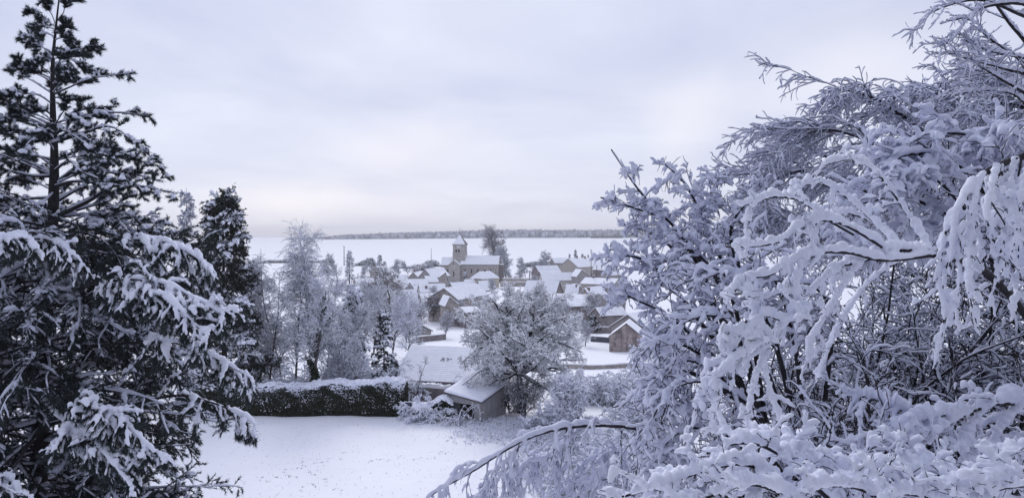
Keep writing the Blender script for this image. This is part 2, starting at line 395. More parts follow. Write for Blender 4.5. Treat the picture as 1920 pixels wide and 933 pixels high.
S_THIN = thin('thin_roof_snow', .55); S_PATCH = thin('patchy_roof_snow', .85, 2.2); S_LINE = thin('tiled_roof_snow', .17, 4.2)

def lp(name, V, Fs, mat_, parent, smooth=False, midx=None):
    """mesh in the local coordinates of its thing"""
    me = bpy.data.meshes.new(name); me.from_pydata([tuple(map(float, v)) for v in V], [], [tuple(map(int, f)) for f in Fs])
    for m in (mat_ if isinstance(mat_, (list, tuple)) else [mat_]): me.materials.append(m)
    if midx is not None:
        for p, i in zip(me.polygons, midx): p.material_index = i
    if smooth:
        for p in me.polygons: p.use_smooth = True
    me.update(); o = bpy.data.objects.new(name, me); COL.objects.link(o); o.parent = parent; return o
BOXF = [(0,3,2,1),(4,5,6,7),(0,1,5,4),(1,2,6,5),(2,3,7,6),(3,0,4,7)]
def boxv(x0, x1, y0, y1, z0, z1): return [(x0,y0,z0),(x1,y0,z0),(x1,y1,z0),(x0,y1,z0),(x0,y0,z1),(x1,y0,z1),(x1,y1,z1),(x0,y1,z1)]
def boxes(name, bl, mat_, parent, midx=None):
    V = []; Fs = []; mi = []
    for k, b in enumerate(bl):
        o = len(V); V += boxv(*b); Fs += [tuple(i+o for i in f) for f in BOXF]; mi += [midx[k] if midx else 0]*6
    return lp(name, V, Fs, mat_, parent, midx=mi)
def gable_walls(W, L, ze, za, ax, z0=0, hip=0, ov=0):
    """closed shell with gable ends; ax = x of the apex"""
    V = []
    for y in (0, L): V += [(0,y,z0),(W,y,z0),(W,y,ze),(ax,y,za),(0,y,ze)]
    return V, [(0,1,2,3,4),(9,8,7,6,5),(0,5,6,1),(1,6,7,2),(2,7,8,3),(3,8,9,4),(4,9,5,0)]
def roof_shell(W, L, ze, za, ax, o, oy, t0, t1, hipf=0, hipb=0, nx=1, ny=1, jit=0):
    """slab following both slopes between heights t0 and t1 above the walls; hips cut the ridge short"""
    sl0 = (za-ze)/max(ax, .05); sl1 = (za-ze)/max(W-ax, .05)
    xs = np.concatenate([np.linspace(-o, ax, nx+1), np.linspace(ax, W+o, nx+1)[1:]])
    zs = np.where(xs <= ax, za-(ax-xs)*sl0, za-(xs-ax)*sl1)
    ysn = np.linspace(0, 1, ny+1); V = []
    def surf(t, j):
        A = np.zeros((len(xs), ny+1, 3))
        for i, (x, z) in enumerate(zip(xs, zs)):
            k = 1-abs(x-ax)/max((ax+o) if x <= ax else (W+o-ax), .01)
            ya = -oy+hipf*k; yb = L+oy-hipb*k
            A[i, :, 0] = x; A[i, :, 1] = ya+(yb-ya)*ysn; A[i, :, 2] = z+t
        if j:
            nz = rng.normal(size=A.shape[:2])*j; nz[len(xs)//2] *= .4; A[..., 2] += nz
            A[0, :, 0] += rng.normal(size=ny+1)*j*1.3; A[-1, :, 0] += rng.normal(size=ny+1)*j*1.3
        return A
    top = surf(t1, jit); bot = surf(t0, 0)
    n, m = len(xs), ny+1
    V = np.concatenate([top.reshape(-1, 3), bot.reshape(-1, 3)]); Fs = []
    I = lambda i, j: i*m+j; B = lambda i, j: n*m+i*m+j
    for i in range(n-1):
        for j in range(m-1):
            Fs.append((I(i,j), I(i+1,j), I(i+1,j+1), I(i,j+1))); Fs.append((B(i,j), B(i,j+1), B(i+1,j+1), B(i+1,j)))
        Fs.append((I(i,0), B(i,0), B(i+1,0), I(i+1,0))); Fs.append((I(i,m-1), I(i+1,m-1), B(i+1,m-1), B(i,m-1)))
    for j in range(m-1):
        Fs.append((I(0,j), I(0,j+1), B(0,j+1), B(0,j))); Fs.append((I(n-1,j), B(n-1,j), B(n-1,j+1), I(n-1,j+1)))
    if hipf: Fs += [tuple(I(i,0) for i in range(n)), tuple(B(i,0) for i in range(n))[::-1]]
    if hipb: Fs += [tuple(I(i,m-1) for i in range(n))[::-1], tuple(B(i,m-1) for i in range(n))]
    return V, Fs
def window(parent, face, u, z, w, h, W, L, shutters=False, name='window', split=False):
    """face 'g' gable (y=0), 'r' side x=W, 'l' side x=0.  frame stands proud, pane sits inside it"""
    f = max(.06, w*.09)
    def tr(b):
        u0, u1, d0, d1, z0, z1 = b
        if face == 'g': return (u0, u1, -d1, -d0, z0, z1)
        if face == 'r': return (W+d0, W+d1, u0, u1, z0, z1)
        return (-d1, -d0, u0, u1, z0, z1)
    fr = [(u-w/2-f, u-w/2, -.02, .05, z, z+h), (u+w/2, u+w/2+f, -.02, .05, z, z+h), (u-w/2-f, u+w/2+f, -.02, .05, z+h, z+h+f), (u-w/2-f*1.5, u+w/2+f*1.5, -.02, .10, z-f, z)]
    if shutters: fr += [(u-w/2-f-w*.5, u-w/2-f-.01, -.02, .06, z, z+h), (u+w/2+f+.01, u+w/2+f+w*.5, -.02, .06, z, z+h)]
    o = boxes(name, [tr(b) for b in fr], [FRAME, SHUT], parent, midx=[0]*4+[1]*(len(fr)-4))
    boxes('pane' if name == 'window' else 'panel', [tr((u-w/2, u+w/2, -.02, .012, z, z+h))], GLASS if name == 'window' else SHUT, o)
    return o
def chimney(parent, x, y, z0, z1, w=.55, d=.8, cap=.18):
    V = []; b = [(x-w/2, x+w/2, y-d/2, y+d/2, z0, z1), (x-w/2-.07, x+w/2+.07, y-d/2-.07, y+d/2+.07, z1, z1+.12), (x-w/2-.04, x+w/2+.04, y-d/2-.04, y+d/2+.04, z1+.12, z1+.12+cap)]
    return boxes('chimney', b, [CHIM, SNOW], parent, midx=[0, 0, 1])
def house(label, gl, gr, sr, ye, ya, D, a=25, wall=None, snow=None, W=None, L=None, axf=.5, wins=(), chims=(), ov=.3, thick=.16, name='stone_house', cat='house', hipf=0, hipb=0, group=None, oy=.25, base=None):
    """gl..gr: pixel span of the gable; sr: far end of the side wall (right of gr, or left of gl for a house turned the other way)
    ye, ya: pixel rows of eave and apex at distance D (nearest corner)"""
    wall = wall or W_STONE; snow = snow or SNOWF
    ar = radians(a); right = sr > gr
    if W is None: W = (gr-gl)/F*D/cos(ar)
    if L is None: L = abs(sr-(gr if right else gl))/F*D/max(sin(ar), .05)
    if right:
        C = np.array([XP(gr, D), D]); org = C-W*np.array([cos(ar), -sin(ar)]); rz = -ar
    else:
        C = np.array([XP(gl, D), D]); org = C; rz = ar
    ctr = org+np.array([cos(rz), sin(rz)])*W/2+np.array([-sin(rz), cos(rz)])*L/2
    ux = np.array([cos(rz), sin(rz)]); uy = np.array([-sin(rz), cos(rz)])
    cs = [org+ux*p+uy*q for p in (0, W) for q in (0, L)]
    zb = min(float(ground(*c)) for c in cs)-.15 if base is None else base
    ze = ZP(ye, D)-zb; za = ZP(ya, D+(W/2*sin(ar) if right else W/2*sin(ar)))-zb
    za = max(za, ze+.15)
    t = thing(name, label, cat, (org[0], org[1], zb), rz, group)
    ax = W*axf
    lp('wall', *gable_walls(W, L, ze, za, ax), wall, t) if not (hipf or hipb) else boxes('wall', [(0, W, 0, L, 0, ze)], wall, t)
    V, Fs = roof_shell(W, L, ze, za, ax, ov, oy, .01, .13, hipf, hipb)
    rf = lp('roof', V, Fs, TILE, t)
    ny = int(np.clip(L/.8, 3, 24)); nx = int(np.clip(W/1.2, 2, 10))
    V, Fs = roof_shell(W, L, ze, za, ax, ov-.03, oy-.03, .134, .134+thick, hipf, hipb, nx, ny, thick*.16)
    sn = lp('roof_snow', V, Fs, snow, rf, smooth=False)
    for wd in wins:
        face, u, z, ww, hh = wd[:5]; kw = wd[5] if len(wd) > 5 else {}
        span = W if face == 'g' else L
        window(t, face, u*span, z*ze, ww, hh, W, L, **kw)
    for (fx, fy, h) in chims:
        x = fx*W; zr = za-abs(x-ax)*(za-ze)/max(ax, .1); chimney(rf, x, fy*L, zr-.3, zr+h)
    return t
DOOR = dict(name='door')
def sh(): return dict(shutters=True)
# --- far part of the village, left
house('grey gabled house below the dark evergreens, first house at the left edge of the village', 691, 715, 729, 511, 499, 380, 28, W_GREY, wins=[('g',.5,.55,1,1.2),('g',.75,.1,1.2,1.4),('r',.5,.45,1,1.2)], chims=[(.5,.7,.8)])
house('low house with small chimney in front of the far left gabled house', 700, 711, 732, 526, 518, 330, 60, W_GREY, chims=[(.7,.3,.9)])
house('low outbuilding with flat white roof between the bare trees beyond the village', 736, 742, 764, 520, 516, 390, 50, W_STONE, name='outbuilding', cat='outbuilding')
house('house with clipped dark gable and wide snow roof, left of the small triangular gable', 732, 754, 776, 540, 529, 300, 30, W_DARK, axf=.42, chims=[(.45,.2,.7)])
house('small house with steep dark triangular gable in the middle of the snow roofs', 758, 778, 796, 544, 530, 290, 20, W_DARK, W=4.3)
house('small grey gable standing left of the larger twin gable', 766, 783, 790, 519, 511, 352, 18, W_GREY, L=14, chims=[(.5,.08,1.3)])
house('wide grey gabled house with one round attic window left of the church', 783, 810, 822, 520, 505, 345, 22, W_GREY, wins=[('g',.5,.95,.9,.8)], L=18)
house('long low snow roof running in front of the twin grey gables', 757, 761, 801, 536, 524, 312, 78, W_STONE, W=7)
house('short house with snow roof turned towards the church square', 797, 801, 821, 529, 518, 318, 66, W_STONE, W=7, wins=[('r',.7,.2,1,1.1)])
house('narrow house with bright lean snow roof just left of the church choir', 818, 838, 826, 524, 511, 350, 35, W_STONE, L=8, axf=.8)
house('long house with chimney and patchy snow roof, one dark skylight in it', 783, 788, 835, 548, 533, 262, 76, W_STONE, S_THIN, W=8, wins=[('r',.45,.3,1,1.2),('r',.8,.3,1,1.2)], chims=[(.8,.25,1.1)])
house('big barn with thin grey snow over its tiles, roof hip on the left', 707, 720, 783, 577, 545, 185, 74, W_DARK, S_PATCH, W=12, name='stone_barn', cat='barn', hipf=3.5)
house('long dark stone barn with snow roof behind the frosted orchard tree', 656, 672, 732, 556, 538, 225, 68, W_DARK, W=9, name='stone_barn', cat='barn')
house('low shed roof white with snow below the long dark barn', 676, 690, 722, 590, 580, 165, 60, W_DARK, name='outbuilding', cat='outbuilding', W=5)
# central big house with its wings
house('large stone house with broad gable and tall bare wall in the centre of the village', 800, 858, 893, 562, 541, 172, 24, W_STONE, S_THIN, axf=.55, L=16,
      wins=[('g',.62,.3,.9,1.3),('g',.8,.3,.9,1.3),('g',.45,.1,1.1,1.9,DOOR)], chims=[])
house('stone annex with bright lean snow roof built against the large gabled house', 836, 857, 850, 571, 557, 163, 20, W_STONE, L=5, axf=.3, wins=[('g',.75,.15,.9,1.6,DOOR),('g',.3,.5,.7,1)], name='stone_annex', cat='annex')
house('small gabled wing of stone right of the large central house', 857, 880, 897, 568, 559, 178, 26, W_STONE, L=14, wins=[('g',.5,.45,.8,1)])
house('low white garden shed roof between the barn and the tiled bungalow', 775, 806, 800, 622, 611, 142, 30, W_GREY, L=6, name='outbuilding', cat='outbuilding')
# below and right of the church
house('pale house with hipped snow roof and small black windows below the church nave', 888, 903, 936, 523, 510, 335, 40, W_YELL, W=7, L=12, hipf=2.5, hipb=2.5, wins=[('g',.25,.15,.9,1),('g',.7,.15,.9,1),('g',.25,.6,.9,1),('g',.7,.6,.9,1),('r',.3,.45,1,1.2),('r',.7,.1,1.3,2,DOOR)], chims=[(.5,.5,1.2)])
house('narrow outbuilding with bright slanted snow roof at the foot of the transept', 864, 875, 882, 534, 525, 330, 30, W_STONE, L=12, name='outbuilding', cat='outbuilding')
house('long narrow outbuilding with slanted snow roof, second below the transept', 880, 891, 902, 546, 534, 305, 28, W_STONE, L=14, name='outbuilding', cat='outbuilding')
house('narrow stone house with slanted snow roof right of the two long outbuildings', 889, 903, 914, 541, 528, 315, 28, W_DARK, L=12, name='stone_house')
# right part of the village
house('low grey wing with snow roof left of the broad beige gable at the village top', 1036, 1040, 1060, 493, 484, 420, 70, W_GREY, W=7, L=9)
house('big house with broad beige gable facing the fields, two chimneys on its white roof', 1050, 1084, 1128, 501, 485, 385, 40, W_BEIGE, wins=[('g',.45,.02,1.2,1.3),('r',.3,.45,1,1.5),('r',.5,.45,1,1.5),('r',.75,.45,1,1.5)], chims=[(.5,.3,1.3),(.55,.55,1.3)], L=26)
house('white roofed house right of the broad beige gable, mostly behind its roof', 1118, 1124, 1160, 499, 489, 415, 62, W_BEIGE, W=8, chims=[(.5,.6,1)])
house('dark gabled house with bright left roof slope behind the snowy twigs', 1134, 1152, 1120, 506, 496, 350, 38, W_DARK, L=8, axf=.4, chims=[(.35,.3,.8)], wins=[('g',.6,.1,.8,1)])
house('small house with black bare roof patch and white lower roof at the right', 1138, 1143, 1168, 516, 508, 330, 65, W_GREY, S_PATCH, W=6, wins=[('r',.4,.3,.9,1),('r',.8,.3,.9,1)])
house('long rendered house with smooth snow roof and pale wall, centre right', 1013, 1018, 1083, 526, 512, 290, 80, W_PALE, S_THIN, W=8, L=13.5, wins=[('r',.45,.3,.9,1.3),('r',.93,.3,1,1.3),('r',.25,.05,.9,2,DOOR)], chims=[(.75,.93,1.3)])
house('tall narrow grey gable attached to the right end of the long rendered house', 1082, 1107, 1076, 518, 506, 282, 20, W_GREY, L=5, axf=.35)
house('grey gable with steep thin snow roof behind the big bare tree', 1041, 1057, 1000, 551, 528, 222, 70, W_DARK, S_THIN, W=8, L=10)
house('flat roofed low annex in front of the long rendered house', 1060, 1084, 1090, 538, 535, 262, 15, W_GREY, L=6, name='low_annex', cat='annex')
house('long house with bright snow roof, one chimney and a dark right gable', 1150, 1167, 1092, 534, 523, 255, 60, W_BEIGE, W=8.5, chims=[(.5,.28,.8),(.5,.75,.8)], wins=[('l',.3,.3,.9,1.1)])
house('low house with bright snow patch of roof and small chimney in the yard', 1084, 1095, 1078, 548, 536, 235, 30, W_GREY, L=7, axf=.2, chims=[(.25,.2,.8)])
house('ochre gabled house with one large bright roof slope in the right of the village', 1083, 1111, 1140, 562, 541, 215, 32, W_STONE, wins=[('g',.5,.85,.7,.8),('g',.35,.4,.8,1)], chims=[(.6,.15,.8)], L=11)
house('grey gabled house with bright roof nearest the snowy thicket', 1110, 1139, 1174, 563, 551, 190, 36, W_GREY, wins=[('g',.5,.45,.9,1),('r',.4,.35,1,1)], L=10)
house('long low house with thin snow roof behind the crown of the big bare tree', 1098, 1110, 1040, 563, 554, 178, 66, W_DARK, S_THIN, W=6.5, L=9.5)
house('long dark house wall under the skylight house, joined to the large central house', 786, 792, 832, 566, 551, 215, 72, W_DARK, W=8, L=9)
house('long slanting snow roof leading down to the left from the beige gabled house', 1000, 1012, 1042, 512, 499, 350, 60, W_DARK, S_THIN, W=7, L=12)
house('second slanting snow roof, just below the long slanting one', 1008, 1018, 1046, 520, 509, 318, 62, W_DARK, W=6, L=10)
house('low house with smooth white roof left of the ochre gabled house', 1062, 1068, 1092, 575, 562, 172, 66, W_DARK, W=6, L=6)
house('dark stone house behind the round evergreen bush, its roof half bare', 1122, 1128, 1176, 592, 578, 158, 70, W_DARK, S_PATCH, W=5, L=6)
house('low white roofed outbuilding in the yard of the central house', 866, 872, 900, 586, 577, 160, 66, W_DARK, W=5, L=5, name='outbuilding', cat='outbuilding')
house('little stone house between church transept and the long house with skylight', 838, 850, 860, 541, 531, 268, 35, W_STONE, L=8)
house('small house with bright roof under the far left gabled house', 733, 738, 756, 528, 520, 340, 64, W_STONE, W=6, L=7, chims=[(.5,.4,.8)])
house('thin snow roof partly seen between the far trees left of the village', 664, 668, 690, 531, 523, 330, 66, W_STONE, W=6, L=8)
# barn with its weathered brick gable, and the house behind it
barn = house('small barn with weathered brick gable and thin snow on its right slope', 1145, 1207, 1224, 633, 607, 113, 14, W_BRICK, L=5.5, thick=.07, ov=.15, name='brick_barn', cat='barn', oy=.12)
house('plain house with large bright snow roof right behind the brick barn', 1152, 1210, 1238, 616, 591, 122, 34, W_GREY, L=8, ov=.25)

# low walls and fences in the gardens
def strip(name, label, cat, pts, h, th, mat_, snowcap=.12, top=True):
    """a wall or fence following ground points given as (px, D)"""
    pw = np.array([(XP(p, d), d) for p, d in pts]); K = 14
    s = np.linspace(0, len(pw)-1, (len(pw)-1)*K+1); x = np.interp(s, range(len(pw)), pw[:, 0]); y = np.interp(s, range(len(pw)), pw[:, 1])
    z = ground(x, y); tx = np.gradient(x); ty = np.gradient(y); l = np.hypot(tx, ty); nx, ny = -ty/l*th/2, tx/l*th/2
    t = thing(name, label, cat, (x[0], y[0], z[0]))
    def slab(z0, z1, k, nm, m, j=0):
        jz = rng.normal(size=len(x))*j
        V = np.stack([np.stack([x+nx*k, y+ny*k, z+z0], -1), np.stack([x-nx*k, y-ny*k, z+z0], -1), np.stack([x-nx*k, y-ny*k, z+z1+jz], -1), np.stack([x+nx*k, y+ny*k, z+z1+jz], -1)], 1).reshape(-1, 3)
        I = np.arange(len(x)*4).reshape(-1, 4); a = I[:-1]; b = I[1:]
        q = np.stack([a, b, np.roll(b, -1, 1), np.roll(a, -1, 1)], -1).reshape(-1, 4)
        q = np.vstack([q, I[0][None, ::-1], I[-1][None]])
        return mesh_from(nm, V, q, m, t, smooth=False)
    slab(-.4, h, 1, 'wall' if 'fence' not in name else 'panel', mat_); 
    if snowcap: slab(h+.003, h+snowcap, .92, 'snow_cap', SNOWF, snowcap*.2)
    return t
W_BLUE = M('fence_boards', (.055,.06,.085), (.085,.09,.12), 2, .8)
strip('garden_fence', 'dark blue grey board fence left of the brick barn', 'fence', [(1108,131),(1152,128)], .95, .08, W_BLUE, .06)
strip('garden_wall', 'dark low wall behind the board fence near the brick barn', 'wall', [(1098,150),(1172,148)], 1.3, .3, W_DARK, .12)
strip('garden_wall', 'long low stone wall crossing below the brick barn garden', 'wall', [(1040,93),(1110,92),(1200,94)], .5, .35, W_STONE, .14)
strip('village_wall', 'pale churchyard wall right of the nave with snow on top', 'wall', [(942,395),(1010,392)], 2.4, .5, W_BEIGE, .3)
strip('village_wall', 'second terrace wall below the churchyard wall', 'wall', [(938,352),(1000,350)], 2., .5, W_STONE, .3)
strip('garden_wall', 'dark sloping wall beside the little garden shed, below the central house', 'wall', [(780,128),(835,134)], 1.0, .3, W_DARK, .12)

# ------------------------------------------------------------------ the church
D = 400.; px = D/F
zb = float(ground(XP(860, D), D))-.4
ch = thing('village_church', 'stone village church with square bell tower, pyramid snow roof and long nave', 'church', (XP(845, D), D, zb), radians(-6))
X_ = lambda p: (p-845)*px
Zc = lambda p: ZP(p, D)-zb
nave_l, nave_r, ne, na = X_(864), X_(935), Zc(495.5), Zc(480.5)
# local frame: x right along the nave, y away.  nave runs along x
def long_block(x0, x1, y0, y1, ze, za, nm, m, t, sn=SNOWF, o=.3):
    ym = (y0+y1)/2
    V = []
    for x in (x0, x1): V += [(x,y0,0),(x,y1,0),(x,y1,ze),(x,ym,za),(x,y0,ze)]
    lp(nm, V, [(4,3,2,1,0),(5,6,7,8,9),(0,1,6,5),(1,2,7,6),(2,3,8,7),(3,4,9,8),(4,0,5,9)], m, t)
    def shell(t0, t1, oo, nx, ny, j):
        sl = (za-ze)/(ym-y0); yy = np.concatenate([np.linspace(y0-oo, ym, ny+1), np.linspace(ym, y1+oo, ny+1)[1:]]); zz = za-np.abs(yy-ym)*sl
        xx = np.linspace(x0-oo, x1+oo, nx+1)
        T = np.array([[(a, b, c+t1+rng.normal()*j) for b, c in zip(yy, zz)] for a in xx]); B = np.array([[(a, b, c+t0) for b, c in zip(yy, zz)] for a in xx])
        n, mm = len(xx), len(yy); V = np.concatenate([T.reshape(-1,3), B.reshape(-1,3)]); Fs = []
        for i in range(n-1):
            for q in range(mm-1):
                Fs += [(i*mm+q, (i+1)*mm+q, (i+1)*mm+q+1, i*mm+q+1), (n*mm+i*mm+q, n*mm+i*mm+q+1, n*mm+(i+1)*mm+q+1, n*mm+(i+1)*mm+q)]
            Fs += [(i*mm, n*mm+i*mm, n*mm+(i+1)*mm, (i+1)*mm), (i*mm+mm-1, (i+1)*mm+mm-1, n*mm+(i+1)*mm+mm-1, n*mm+i*mm+mm-1)]
        for q in range(mm-1):
            Fs += [(q, q+1, n*mm+q+1, n*mm+q), ((n-1)*mm+q, n*mm+(n-1)*mm+q, n*mm+(n-1)*mm+q+1, (n-1)*mm+q+1)]
        return V, Fs
    r = lp('roof', *shell(.01, .2, o, 1, 1, 0), TILE, t)
    lp('roof_snow', *shell(.204, .45, o-.05, 14, 3, .04), sn, r)
    return r
# nave (transept front plane is y=-3.2)
long_block(nave_l, nave_r, 0, 9.6, ne, na, 'nave', W_CHURCH, ch)
long_block(X_(826), X_(846.5), 1.0, 8.6, Zc(497), Zc(484), 'choir', W_CHURCH, ch)
# transept with gable to the viewer
tw0, tw1 = X_(843), X_(864)-.01
V, Fs = gable_walls(tw1-tw0, 6.5, Zc(496.5), Zc(487.5), (tw1-tw0)*.46)
tr = lp('transept', np.array(V)+np.array([tw0, -3.2, 0]), Fs, W_CHURCH, ch)
V, Fs = roof_shell(tw1-tw0, 6.3, Zc(496.5), Zc(487.5), (tw1-tw0)*.46, .3, .25, .01, .2); rr_ = lp('roof', np.array(V)+np.array([tw0, -3.2, 0]), Fs, TILE, ch)
V, Fs = roof_shell(tw1-tw0, 6.3, Zc(496.5), Zc(487.5), (tw1-tw0)*.46, .27, .22, .204, .42, 0, 0, 3, 5, .03); lp('roof_snow', np.array(V)+np.array([tw0, -3.2, 0]), Fs, SNOWF, rr_)
# tower
tx0, tx1 = X_(847.6), X_(871.5); ty0 = 1.6; ty1 = ty0+(tx1-tx0); tz = Zc(458); tm = Zc(474.5)
boxes('tower', [(tx0, tx1, ty0, ty1, 0, tm), (tx0+.12, tx1-.12, ty0+.12, ty1-.12, tm, tz)], W_CHURCH, ch)
boxes('string_course', [(tx0-.12, tx1+.12, ty0-.12, ty1+.12, tm-.05, tm+.25)], W_BEIGE, ch)
boxes('cornice', [(tx0-.1, tx1+.1, ty0-.1, ty1+.1, tz-.6, tz-.35), (tx0-.25, tx1+.25, ty0-.25, ty1+.25, tz-.25, tz+.05)], W_CHURCH, ch)
cxm, cym = (tx0+tx1)/2, (ty0+ty1)/2; h = (tx1-tx0)/2+.38
def pyr(nm, h, z0, z1, m, par):
    return lp(nm, [(cxm-h,cym-h,z0),(cxm+h,cym-h,z0),(cxm+h,cym+h,z0),(cxm-h,cym+h,z0),(cxm,cym,z1)], [(0,1,4),(1,2,4),(2,3,4),(3,0,4),(3,2,1,0)], m, par)
sp = pyr('spire', h, tz+.053, Zc(440), TILE, ch)
# the snow keeps to the front and left slopes of the spire; the right slope shows dark slate
V = [(cxm-h-.02,cym-h-.06,tz+.15),(cxm+h-.25,cym-h-.06,tz+.15),(cxm,cym-.06,Zc(440)+.12),(cxm-h-.06,cym+h,tz+.15)]
lp('spire_snow', V+[(v[0]+.02, v[1]+.05, v[2]-.06) for v in V], [(0,1,2),(0,2,3),(4,6,5),(4,7,6),(0,4,5,1),(1,5,6,2),(2,6,7,3),(3,7,4,0)], SNOWF, sp)
IRON = M('dark_iron', (.02,.02,.03), rough=.5)
zt = Zc(440)
boxes('cross', [(cxm-.07,cxm+.07,cym-.07,cym+.07,zt-.2,zt+3.9),(cxm-.65,cxm+.65,cym-.06,cym+.06,zt+1.0,zt+1.15),(cxm-.3,cxm+.3,cym-.3,cym+.3,zt-.05,zt+.25),(cxm-.28,cxm+.28,cym-.05,cym+.05,zt+2.2,zt+2.3)], IRON, ch)
def cwin(par, x0, x1, yf, z0, z1, face='f', arch=True):
    """round-headed opening: stone surround (proud) with a dark pane"""
    c = (x0+x1)/2; r = (x1-x0)/2; n = 8
    out = [(x0, z0), (x1, z0)]+[(c+r*cos(t), z1-r+r*sin(t)) for t in np.linspace(0, pi, n)]
    o2 = [(x0-.16, z0-.12), (x1+.16, z0-.12)]+[(c+(r+.16)*cos(t), z1-r+(r+.16)*sin(t)) for t in np.linspace(0, pi, n)]
    mp = (lambda u, d, z: (u, yf-d, z)) if face == 'f' else (lambda u, d, z: (yf+d, u, z))
    V = [mp(u, .06, z) for u, z in o2]+[mp(u, .06, z) for u, z in out]+[mp(u, -.02, z) for u, z in o2]; m = len(out)
    Fs = [(i, (i+1) % m, m+(i+1) % m, m+i) for i in range(m)]+[((i+1) % m, i, 2*m+i, 2*m+(i+1) % m) for i in range(m)]
    fr = lp('window', V, Fs, W_BEIGE, par)
    V = [mp(u, .02, z) for u, z in out]; lp('pane', V, [tuple(range(m))], GLASS, fr)
for x in (854.5, 859.5): cwin(ch, X_(x)-.5, X_(x)+.5, ty0+.12, Zc(473), Zc(467.2))
yy = (ty0+ty1)/2; cwin(ch, yy-.6, yy+.6, tx1-.12, Zc(473.5), Zc(466.5), 's')
# clock
n = 24; fc = [(cxm-.2+1.0*cos(t), ty0+.05, Zc(461.8)+1.0*sin(t)) for t in np.linspace(0, 2*pi, n, endpoint=False)]; bc = [(a, b+.12, c) for a, b, c in fc]
ck = lp('clock', fc+bc, [tuple(range(n))[::-1]]+[(i, (i+1) % n, n+(i+1) % n, n+i) for i in range(n)], M('clock_face', (.55,.55,.58)), ch)
boxes('clock_hands', [(cxm-.24,cxm-.16,ty0+.02,ty0+.045,Zc(461.8),Zc(461.8)+.75),(cxm-.2,cxm+.3,ty0+.02,ty0+.045,Zc(461.8)-.04,Zc(461.8)+.04)], IRON, ck)
for x in (872.5, 884.5, 896.5, 908.5, 920.5): cwin(ch, X_(x)-.32, X_(x)+.32, 0, Zc(512), Zc(503.5))
boxes('buttress', [(X_(x)-.45, X_(x)+.45, -.9, -.003, 0, Zc(502)) for x in (878.5,)], W_CHURCH, ch)
for x in (890.5, 902.5, 914.5, 926.5): boxes('buttress', [(X_(x)-.45, X_(x)+.45, -.9, -.003, 0, Zc(502))], W_CHURCH, ch)
cwin(ch, X_(853)-.35, X_(853)+.35, -3.2, Zc(517), Zc(507.5)); cwin(ch, X_(852.5)-.25, X_(852.5)+.25, -3.2, Zc(495), Zc(491.5))
cwin(ch, X_(837.5)-.4, X_(837.5)+.4, 1.0, Zc(514), Zc(504.5)); cwin(ch, X_(840.6)-.3, X_(840.6)+.3, 1.0, Zc(514), Zc(504.5))
cwin(ch, 3.2, 4.2, nave_r, Zc(505), Zc(497), 's'); cwin(ch, 6.2, 7.0, nave_r, Zc(505), Zc(497), 's')
boxes('porch', [(nave_r+.003, nave_r+2.2, 2.5, 7, 0, Zc(496))], W_DARK, ch); boxes('roof_snow', [(nave_r+.05, nave_r+2.3, 2.4, 7.1, Zc(496)+.003, Zc(496)+.35)], SNOWF, ch)

# ------------------------------------------------------------------ masts and poles
def pole(name, label, cat, p, D, ytop, r, arm=None, mat_=None, group=None):
    x = XP(p, D); z0 = float(ground(x, D)); t = thing(name, label, cat, (x, D, z0), 0, group); zt = ZP(ytop, D)
    mat_ = mat_ or WOODG
    V, q = wood_mesh([(np.array([[(x, D, z0-.3), (x, D, (z0+zt)/2), (x, D, zt)]]), np.array([[r*1.3, r, r*.75]]))], 8); mesh_from('pole', V, q, mat_, t)
    if arm:
        for dz, w_ in arm:
            V, q = wood_mesh([(np.array([[(x-w_, D, zt-dz), (x, D-.02, zt-dz), (x+w_, D, zt-dz)]]), np.full((1,3), r*.6))], 6); mesh_from('cross_arm', V, q, mat_, t)
    return t
pole('utility_pole', 'dark pole with short crosspiece rising over the left field edge', 'pole', 645, 640, 461, .34, [(.6, .9)])
pole('field_mast', 'thin lone mast in the white field left of the church tower', 'mast', 808.5, 640, 465, .22)
pole('utility_pole', 'tall wooden pole with insulators behind the beige gable roofs', 'pole', 1108.5, 372, 467, .17, [(.7,.7),(1.6,.6)])
pole('utility_pole', 'dark wooden pole by the churchyard terrace right of the nave', 'pole', 993, 330, 507, .2, [(.4,.5)])
pole('utility_pole', 'thin grey pole near the right house roofs, second behind the twigs', 'pole', 1119, 330, 497, .13, [(.3,.4)])
pole('utility_pole', 'hardly visible thin pole on the field behind the tall birch', 'pole', 489, 560, 466, .16)
